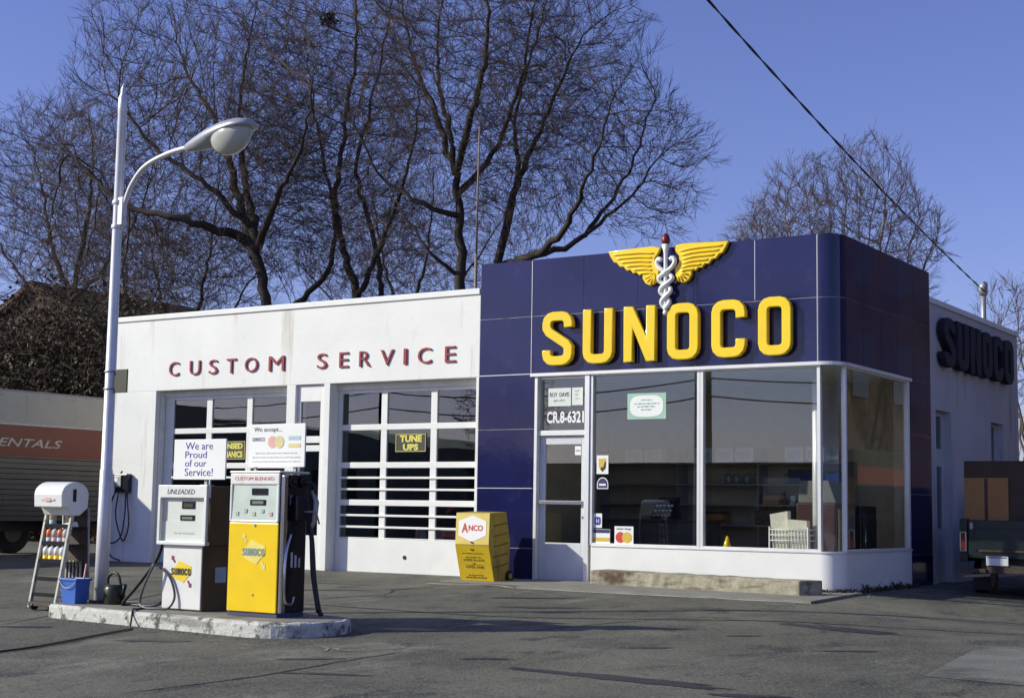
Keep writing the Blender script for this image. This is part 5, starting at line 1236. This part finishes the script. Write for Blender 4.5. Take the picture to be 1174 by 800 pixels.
crown_tree('bare tree with low limb reaching left behind the lamp head', (at(YA, [(-25.6, 1)])[0][0], YA, 0), [
    (at(YA, [(-25.4, 1.1), (-25.6, 5), (-25.7, 7.6), (-26.3, 9.4)]), .36, .27),
    (at(YA, [(-26.3, 9.4), (-26.9, 10.0), (-28, 10.35, -1), (-29.7, 10.9, -2), (-31.9, 11.4, -2.5), (-34, 12.6, -3), (-36, 14.2, -3)]), .20, .035),
    (at(YA, [(-26.3, 9.3), (-27.2, 11.6, .5), (-28.2, 14, 1), (-29.7, 16, 1.5), (-30.7, 18.2, 2)]), .20, .035),
    (at(YA, [(-26.2, 9.8), (-27.0, 12.6, 1), (-27.2, 15, 2), (-26.6, 18.2, 2.5)]), .17, .035),
    (at(YA, [(-26.2, 9.6), (-25.4, 11.2, -1), (-24.4, 12.8, -1.5), (-23.9, 15.4, -2)]), .15, .03),
    (at(YA, [(-26.6, 10.4), (-28.6, 12.0, -1), (-31.2, 13.6, -1.5), (-33.5, 15.8, -2)]), .13, .03)], lob(YA, [(-29.3, 13.4, 6.2, 5.2), (-33.6, 11.2, 3.4, 4.2), (-26.6, 11.5, 2.6, 2.8), (-31.5, 9.2, 3.4, 1.6)]), 4600, 11, M['bark'], M['twig'], 'bare trees behind the station')
YA = 18
crown_tree('bare tree of several close stems between the lamp head and the antenna', (at(YA, [(-22.5, 1)])[0][0], YA, 0), [
    (at(YA, [(-22.0, 1.0), (-21.9, 7.2), (-22.5, 9.2), (-22.9, 11), (-22.6, 13), (-22.2, 15.8), (-22.4, 18.4)]), .26, .03),
    (at(YA, [(-24.0, 1.0), (-24.9, 6.6), (-24.1, 7.8), (-23.1, 8.6), (-22.9, 10.2, 1), (-23.7, 13.2, 2), (-24.4, 16.4, 2)]), .2, .03),
    (at(YA, [(-20.8, 1.0), (-20.9, 7.6), (-21.4, 9.8), (-22.0, 12, -1), (-21.2, 15, -1), (-20.6, 18, -1)]), .2, .03),
    (at(YA, [(-21.9, 7.6), (-20.8, 9.6, -1), (-19.9, 12.0, -2), (-19.6, 14.5, -2)]), .12, .03)], lob(YA, [(-23.0, 14.3, 3.5, 4.8), (-22.2, 9.8, 2.8, 2.2), (-24.6, 10.0, 2.0, 1.8)]), 3600, 12, M['bark'], M['twig'], 'bare trees behind the station')
YA = 16
crown_tree('tall dark bare tree with forked crown just left of the antenna rod', (at(YA, [(-17.9, 1)])[0][0], YA, 0), [
    (at(YA, [(-17.7, 1), (-17.7, 5), (-17.9, 7.7), (-18.0, 9.6), (-18.2, 11.2)]), .32, .21),
    (at(YA, [(-18.2, 11.2), (-19.0, 13.2, .5), (-20.0, 15.3, 1), (-20.6, 18, 1)]), .15, .03),
    (at(YA, [(-18.2, 11.2), (-17.5, 13.3, -.5), (-17.1, 15.3, -1), (-17.4, 18.6, -1)]), .15, .03),
    (at(YA, [(-18.3, 12.0), (-18.9, 14.5, 1), (-18.8, 17, 1), (-18.3, 19, 1)]), .10, .03),
    (at(YA, [(-18.0, 9.9), (-19.4, 10.4, -1), (-21, 11.4, -1.5), (-22.2, 13.2, -2)]), .11, .03),
    (at(YA, [(-18.1, 10.6), (-16.9, 11.6, 1), (-15.9, 13.6, 1), (-15.4, 16.2, 1)]), .12, .03),
    (at(YA, [(-17.9, 8.0), (-19.2, 9.0, -1), (-20.4, 10.6, -1)]), .08, .025)], lob(YA, [(-17.9, 14.6, 3.9, 4.6), (-20.2, 10.6, 2.2, 2.4), (-16.4, 11.8, 1.8, 1.8)]), 3900, 13, M['bark'], M['twig'], 'bare trees behind the station')
YA = 17
crown_tree('bare tree with low limbs sweeping right behind the navy fascia', (at(YA, [(-16.7, 1)])[0][0], YA, 0), [
    (at(YA, [(-16.9, 1), (-16.8, 6), (-16.6, 8.3)]), .34, .26),
    (at(YA, [(-16.6, 8.3), (-16.2, 9.9), (-15.7, 11.2), (-14.8, 12.9), (-13.8, 14.8)]), .18, .03),
    (at(YA, [(-16.6, 8.2), (-15.1, 8.55, -.5), (-14.2, 9.3, -1), (-13.4, 10.9, -1.5), (-12.7, 12.9, -1.5)]), .17, .03),
    (at(YA, [(-15.6, 8.4), (-14.0, 8.7, .5), (-12.9, 9.4, 1), (-12.0, 10.0, 1), (-11.4, 10.8, 1)]), .13, .03),
    (at(YA, [(-15.9, 10.6), (-16.0, 13.0, 1), (-15.2, 15.4, 1), (-14.9, 16.9, 1)]), .10, .03),
    (at(YA, [(-13.6, 8.9, 1), (-12.2, 10.6, 2), (-11.4, 12.6, 2)]), .08, .03)], lob(YA, [(-14.2, 12.6, 2.9, 3.6), (-12.4, 10.9, 2.7, 2.3), (-15.6, 10.2, 2.0, 2.0), (-10.9, 10.2, 1.3, 1.2)]), 3300, 14, M['bark'], M['twig'], 'bare trees behind the station')
YA = 20
PL = dict(PT, per_m=1.1, n={1: 7, 2: 7, 3: 5})
crown_tree('bare tree at the far left beyond the ivy-covered house', (at(YA, [(-35.5, 1)])[0][0], YA, 0), [
    (at(YA, [(-35.6, 1), (-35.4, 6), (-35.2, 8.6)]), .3, .22),
    (at(YA, [(-35.2, 8.6), (-36.4, 10.4), (-37.2, 13, 1), (-38.2, 15, 1)]), .15, .03),
    (at(YA, [(-35.2, 8.6), (-34.6, 11), (-34.4, 13.4, -1), (-34.8, 15.6, -1)]), .15, .03),
    (at(YA, [(-35.2, 8.4), (-33.4, 9.6), (-32.0, 11.2, 1), (-31.0, 13.2, 1)]), .13, .03),
    (at(YA, [(-35.3, 8.0), (-37.2, 8.8), (-39.0, 10.4, 1), (-40.4, 12.4, 1)]), .12, .03)], lob(YA, [(-37.0, 12.2, 3.6, 3.6), (-33.8, 9.8, 3.4, 2.4)]), 2600, 15, M['bark'], M['twig'], 'bare trees behind the station')
YA = 26
PB = dict(PT, per_m=.9, n={1: 7, 2: 6, 3: 5}, L1=3.8, rmin=.009)
crown_tree('bare tree low behind the white bays, partly hidden by the nearer trees', (at(YA, [(-29.5, 1)])[0][0], YA, 0), [
    (at(YA, [(-29.6, 1), (-29.4, 6)]), .28, .2), (at(YA, [(-29.4, 6), (-30.6, 8.2), (-31.4, 10.6)]), .13, .03), (at(YA, [(-29.4, 6), (-28.6, 8.4), (-28.2, 10.8), (-28, 12.4)]), .13, .03), (at(YA, [(-29.4, 6), (-27.6, 7.2), (-26, 9.0)]), .1, .03), (at(YA, [(-29.5, 5), (-32, 6.8), (-33.4, 8.6)]), .1, .03)], lob(YA, [(-29.6, 8.6, 4.2, 2.6)]), 1700, 16, M['bark'], M['twig'], 'bare trees behind the station')
crown_tree('slim bare tree low in the gap between the antenna and the forked trees', (at(YA, [(-20, 1)])[0][0], YA, 0), [
    (at(YA, [(-20, 1), (-20, 6.4)]), .22, .16), (at(YA, [(-20, 6.4), (-20.8, 8.6), (-21.4, 11)]), .1, .03), (at(YA, [(-20, 6.4), (-19.2, 8.8), (-19.0, 11.5)]), .1, .03), (at(YA, [(-20, 6), (-17.8, 8), (-16.2, 10)]), .1, .03), (at(YA, [(-20, 6), (-22.6, 7.4), (-24.4, 9)]), .1, .03)], lob(YA, [(-20.2, 8.6, 4.0, 2.6)]), 1600, 17, M['bark'], M['twig'], 'bare trees behind the station')
# paler upright trees far right
PF = dict(wander=.12, up=.03, n={1: 9, 2: 7, 3: 5}, ang=(18, 50), len={1: (.40, .58), 2: (.42, .64), 3: (.45, .7)}, rk=.5, rmin=.0075, per_m=1.0, L1=2.4)
def fan_tree(label, x, Y, cz, rx, rz, seed, nst, nattr):
    rg = random.Random(seed); limbs = []
    for i in range(nst):
        u = (i / (nst - 1) - .5) * 2; dy = rg.uniform(-1.6, 1.6); top = cz + rz * .45 * math.sqrt(max(0, 1 - u * u * .8))
        limbs.append(([(x + u * .3, Y, -.1), (x + u * .6, Y + dy * .1, cz * .22), (x + u * rx * .35, Y + dy * .5, cz * .62), (x + u * rx * .72 * rg.uniform(.9, 1.1), Y + dy, top)], .11, .018))
    crown_tree(label, (x, Y, 0), limbs, [(x, Y, cz, rx, rx * .7, rz), (x, Y, cz - rz * .5, rx * .9, rx * .7, rz * .7)], nattr, seed, M['bark_far'], M['twig_far'], 'pale bare trees on the right', D=.32, tip=.0085, tw=1.0, up=.10, name='pale_bare_tree')
fan_tree('broad pale bare tree with rounded crown rising behind the rounded navy corner', -13.5, 36, 11.2, 4.4, 4.5, 22, 13, 6400)
fan_tree('lower pale bare tree behind the navy fascia just right of the yellow wings', -17.9, 38, 10.2, 2.8, 3.6, 21, 8, 2600)
fan_tree('low pale bare tree behind the mast at the far right', -6.0, 36, 7.6, 2.3, 2.6, 24, 7, 1100)
fan_tree('low pale bare tree beyond the end of the side wall', -3.2, 33, 7.4, 2.2, 2.5, 25, 7, 1000)
fan_tree('low pale bare tree behind the left part of the navy fascia', -22.5, 40, 9.6, 3.0, 3.2, 26, 7, 1300)
nb = thing('bird_nest', 'small dark round nest high in the branches near the top of the picture', 'nest', at(18, [(-23.4, 16.6)])[0])
V = []; F = []; rn = random.Random(2); c = Vector(at(17, [(-23.4, 16.95)])[0]); bm = BM()
for i in range(90):
    a = c + Vector((rn.gauss(0, .13), rn.gauss(0, .13), rn.gauss(0, .09))); d = rvec(rn).normalized() * .22; tube(bm, [a - d, a + d], .012, 4)
obj('sticks', bm, M['bark'], nb)

# house with climbing vines, left
hsx = -44.6; hY = 22
hb = thing('brick_house', 'dark brick house with brown gabled roof half hidden by vines at the left', 'house', (hsx, hY, 0))
bm = BM(); prism(bm, [(hsx - 5, 0), (hsx + 5, 0), (hsx + 5, 7.6), (hsx, 10.3), (hsx - 5, 7.6)], hY, hY + 9, 'y'); obj('wall', bm, M['brick'], hb)
bm = BM(); hexa(bm, [(hsx - 5.5, hY - .4, 7.4), (hsx, hY - .4, 10.35), (hsx, hY + 9.4, 10.35), (hsx - 5.5, hY + 9.4, 7.4)], [(hsx - 5.6, hY - .4, 7.6), (hsx, hY - .4, 10.6), (hsx, hY + 9.4, 10.6), (hsx - 5.6, hY + 9.4, 7.6)])
hexa(bm, [(hsx + .001, hY - .4, 10.35), (hsx + 5.5, hY - .4, 7.4), (hsx + 5.5, hY + 9.4, 7.4), (hsx + .001, hY + 9.4, 10.35)], [(hsx + .001, hY - .4, 10.6), (hsx + 5.6, hY - .4, 7.6), (hsx + 5.6, hY + 9.4, 7.6), (hsx + .001, hY + 9.4, 10.6)]); obj('roof', bm, M['shingle'], hb)
bm = BM(); box(bm, hsx - 1, hsx + .2, hY - .03, hY + .05, 5.2, 6.9); w = obj('window', bm, M['blackm'], hb)
bm = BM(); box(bm, hsx - 1.1, hsx + .3, hY - .06, hY - .031, 5.05, 5.2); obj('sill', bm, M['truckw'], w)
# vine thicket: tangled stems and dry leaves over a mound
vt = thing('vine_thicket', 'dense dark tangle of dry vines rising behind the rental truck', 'vines', (-30, 12, 0), 0)
rv = random.Random(9); T = Tubes(); LV = []; LF = []
VC = at(10, [(-35.0, 2.5), (-33.2, 2.5)])
lob = [(-32.6, 10, 0.0, 2.6, 2.4, 7.2), (-30.2, 10, 0.0, 2.4, 2.4, 7.3), (-28.3, 10, 0.0, 2.4, 2.4, 7.75), (-26.2, 10, 0, 2.2, 2.2, 7.3), (-24.4, 10, 0, 1.6, 2.0, 6.6), (-29, 9.4, 0, 4.5, 2.4, 6.0)]
def in_lobe():
    cx_, cy_, cz_, rx, ry, rz = rv.choice(lob)
    while True:
        p = Vector((rv.uniform(-1, 1), rv.uniform(-1, 1), rv.uniform(0, 1)))
        if .35 < p.length < 1: break
    wob = 1 + .14 * math.sin(p.x * 7 + cx_) * math.cos(p.y * 6 + p.z * 8)
    return Vector((cx_ + p.x * rx * wob, cy_ + p.y * ry * wob, cz_ + p.z * rz * wob))
for i in range(15000):
    p = in_lobe(); d = rvec(rv); d.z = abs(d.z) * .6 - (.5 if rv.random() < .4 else 0); d = d.normalized(); pts = [p]
    for k in range(3): d = (d + rvec(rv) * .35 - Vector((0, 0, .12))).normalized(); pts.append(pts[-1] + d * rv.uniform(.12, .35))
    T.add(pts, [rv.uniform(.008, .02)] * 4, 3)
for i in range(42000):
    p = in_lobe(); a = rvec(rv).normalized() * rv.uniform(.04, .11); b = a.cross(rvec(rv)).normalized() * rv.uniform(.03, .07); k = len(LV)
    LV += [p - a, p + b, p + a, p - b]; LF.append((k, k + 1, k + 2, k + 3))
T.build('stems', M['vine'], vt); mesh_pd('leaves', LV, LF, M['vine_leaf'], vt)

# low scrub along the lot behind the station so the horizon is not bare
rv = random.Random(19); T = Tubes()
for i in range(5200):
    x = rv.uniform(-60, 25); y = rv.uniform(30, 60); h = rv.uniform(1.2, 4.0); p = Vector((x, y, 0)); pts = [p]
    d = Vector((rv.gauss(0, .25), rv.gauss(0, .25), 1)).normalized()
    for k in range(3): pts.append(pts[-1] + (d + rvec(rv) * .15) * h / 3)
    T.add(pts, [.03, .025, .018, .01], 3)
sc = thing('scrub', 'low bare scrub along the back of the lot', 'scrub', (0, 40, 0)); sc['kind'] = 'stuff'
o = T.build('stems', M['twig_far'], sc); o['kind'] = 'stuff'

# ------------------------------------------------------------------ across the street (what the windows mirror)
ax = thing('street_shop', 'long low grey shop building across the street, mirrored in the shop windows', 'building', (-20, -47, -.75))
bm = BM(); box(bm, -38, -4, -56, -45, -.8, 3.2); obj('wall', bm, M['across'], ax)
bm = BM(); box(bm, -38.2, -3.8, -56.2, -44.8, 3.2, 3.5); obj('roof', bm, M['shingle'], ax)
for i in range(8):
    bm = BM(); x = -36 + i * 4; box(bm, x, x + 2.6, -45.001, -44.95, .3, 2.3); obj('window', bm, M['blackm'], ax)
ax = thing('corner_warehouse', 'taller buff warehouse across the street, mirrored in the garage door panes', 'building', (-55, -50, -.75))
bm = BM(); prism(bm, [(-78, -.8), (-43, -.8), (-43, 4.6), (-46, 5.3), (-62, 6.8), (-78, 6.4)], -60, -45, 'y'); obj('wall', bm, M['across2'], ax)
for i in range(7):
    bm = BM(); x = -75 + i * 4.4; box(bm, x, x + 2.8, -45.001, -44.94, 1.2, 3.2); obj('window', bm, M['blackm'], ax)
ax = thing('street_house', 'small dark gabled house across the street to the right, mirrored in the shop window', 'house', (6, -48, -.75))
bm = BM(); prism(bm, [(1, -.8), (11, -.8), (11, 3.2), (6, 5.6), (1, 3.2)], -56, -46, 'y'); obj('wall', bm, M['across'], ax)
bm = BM(); box(bm, 4, 5.4, -46.0, -45.93, .6, 2.2); obj('window', bm, M['blackm'], ax)
crown_tree('bare tree beside the warehouse across the street, mirrored in the garage panes', (-40.5, -52, -.75), [([(-40.5, -52, -.8), (-40.5, -52, 3), (-40.2, -52, 4.6)], .26, .18), ([(-40.2, -52, 4.6), (-41.5, -52, 7)], .11, .04), ([(-40.2, -52, 4.6), (-38.8, -51, 7.2)], .11, .04)], [(-40.3, -52, 6.8, 3.4, 2.6, 2.8)], 420, 52, M['bark'], M['twig'], None, D=.45, tip=.014)
def upole(x, y, label):
    r = thing('utility_pole', label, 'utility pole', (x, y, gh(x, y)), 0, 'utility poles across the street')
    bm = BM(); tube(bm, [(x, y, gh(x, y) - .3), (x, y, 9.5)], [.17, .12], 12); obj('pole', bm, M['bark'], r)
    bm = BM(); box(bm, x - .06, x + .06, y - 1.1, y + 1.1, 8.6, 8.72); obj('crossarm', bm, M['bark'], r)
    for k in (-1, -.4, .4, 1):
        bm = BM(); tube(bm, [(x, y + k, 8.72), (x, y + k, 8.84)], .04, 8); obj('insulator', bm, M['lens'], r)
upole(-33.0, -31, 'tarred utility pole across the street opposite the garage doors')
upole(-17.0, -31, 'tarred utility pole across the street opposite the shop window')
upole(2.6, -31, 'tarred utility pole across the street carrying the overhead line to the roof')
for k, (z, s, dy) in enumerate(((8.8, .7, -1), (8.8, .8, 1), (6.2, .5, 0), (5.5, .6, 0.1))):
    r = thing('street_cable', ['upper far power cable strung between the street poles', 'upper near power cable strung between the street poles', 'thick middle telephone cable strung between the street poles', 'lowest thick telephone cable strung between the street poles'][k], 'cable', (-17, -31 + dy, z))
    xsn = [-52, -33, -17, 2.6, 22]; pts = []
    for a, b in zip(xsn, xsn[1:]): pts += wire_pts((a, -31 + dy, z), (b, -31 + dy, z), s, 14)[:-1]
    bm = BM(); tube(bm, pts, .03 if z < 8 else .014, 5); obj('strand', bm, M['black'], r)

# neighbours to the right, outside the frame but mirrored in the side panels; brick block added to cut sky light
nbx = thing('sky_blocker_brick', 'unseen dark brick block added on the right to cut sky light and darken the side panels', 'building', (15, 26, -.2))
bm = BM(); box(bm, 10.5, 21, 6, 46, -.5, 12.6); obj('wall', bm, M['brick'], nbx)  # body of the added sky-blocking block
bm = BM(); box(bm, 10.3, 21.2, 5.8, 46.2, 12.6, 12.9); obj('coping', bm, M['across'], nbx)
for i in range(9):
    for z in (1.2, 5.2, 9.2):
        bm = BM(); y = 8 + i * 4.2; box(bm, 10.44, 10.499, y, y + 1.5, z, z + 2.2); w_ = obj('window', bm, M['blackm'], nbx)  # window on the added sky-blocking block
t2 = thing('rental_truck', 'box truck coloured dark for shade, with orange band, parked by the added brick block, mirrored in the side window', 'truck', (8.3, 21, -.2))
bm = BM(); box(bm, 7.2, 9.4, 17, 24.5, .7, 3.0); obj('cargo_box', bm, M['board'], t2, bevel=.04)  # drab dark colour stands in for shade on the body
bm = BM(); box(bm, 7.188, 7.199, 17.05, 24.45, 2.0, 2.5); obj('orange_band', bm, M['orange_dim'], t2)
bm = BM(); prism(bm, [(15.2, .4), (15.2, 1.2), (15.9, 1.35), (16.3, 2.2), (16.95, 2.25), (16.95, .4)], 7.3, 9.3, 'x'); obj('cab', bm, M['orange'], t2, bevel=.06)
for y in (16.2, 23):
    for x in (7.3, 9.0):
        bm = BM(); tube(bm, [(x, y, .25), (x + .28, y, .25)], .45, 20); obj('wheel', bm, M['black'], t2)
PN = dict(PB, per_m=.6, n={1: 6, 2: 6, 3: 4}, rmin=.016)
limb_tree('bare_tree', 'bare tree by the added brick block on the right, mirrored in the navy side panels', (6.6, 28, 0), [
    ([(6.6, 28, -.3), (6.5, 28, 3), (6.8, 28, 5)], .25, .2, .8), ([(6.8, 28, 5), (5.6, 28.5, 7.5), (5.0, 28, 10.5)], .13, .04, .1), ([(6.8, 28, 5), (7.6, 27, 8), (7.8, 27.5, 11)], .13, .04, .1), ([(6.7, 28, 4.6), (4.6, 27, 6.4), (3.4, 27.5, 8.5)], .11, .03, .1)], PN, 41, M['bark'], M['twig'], None)

# ------------------------------------------------------------------ light
EL, AZ = 27.0, 38.0
tos = Vector((-math.cos(R(AZ)) * math.cos(R(EL)), -math.sin(R(AZ)) * math.cos(R(EL)), math.sin(R(EL))))
sd_ = bpy.data.lights.new('sun', 'SUN'); sd_.energy = 4.85; sd_.angle = R(.53); sd_.color = (1, .985, .81)
so = bpy.data.objects.new('sun', sd_); COL.objects.link(so); so.rotation_euler = tos.to_track_quat('Z', 'Y').to_euler(); so.location = tos * 60
w = bpy.data.worlds.new('World'); scn.world = w; w.use_nodes = True; nt = w.node_tree; bg = nt.nodes['Background']
sky = nt.nodes.new('ShaderNodeTexSky'); sky.sky_type = 'NISHITA'; sky.sun_disc = False; sky.sun_elevation = R(EL)
sky.sun_rotation = math.atan2(tos.x, tos.y); sky.altitude = 100; sky.air_density = 1.0; sky.dust_density = .6; sky.ozone_density = 2.0
mul = nt.nodes.new('ShaderNodeMix'); mul.data_type = 'RGBA'; mul.blend_type = 'MULTIPLY'; mul.inputs['Factor'].default_value = 1
mul.inputs['B'].default_value = (.95, .87, 1.34, 1)
nt.links.new(sky.outputs[0], mul.inputs['A']); nt.links.new(mul.outputs['Result'], bg.inputs['Color']); bg.inputs['Strength'].default_value = .117

# ------------------------------------------------------------------ camera
yaw, pitch, roll = R(-33.22466852), R(6.13985199), R(.90226331)
f = Vector((math.sin(yaw) * math.cos(pitch), math.cos(yaw) * math.cos(pitch), math.sin(pitch))); r = Vector((math.cos(yaw), -math.sin(yaw), 0)); u = r.cross(f)
r2 = r * math.cos(roll) + u * math.sin(roll); u2 = -r * math.sin(roll) + u * math.cos(roll)
cam = bpy.data.cameras.new('camera'); cam.sensor_width = 36; cam.lens = 36 * 1712.46 / 1174; cam.clip_end = 2000; cam.clip_start = .1
co = bpy.data.objects.new('camera', cam); COL.objects.link(co)
mw = Matrix((( r2.x, u2.x, -f.x, 7.711), (r2.y, u2.y, -f.y, -20.252), (r2.z, u2.z, -f.z, 1.104), (0, 0, 0, 1)))
co.matrix_world = mw; scn.camera = co
scn.view_settings.view_transform = 'Standard'; scn.view_settings.look = 'None'; scn.view_settings.exposure = -.10; scn.view_settings.gamma = 1
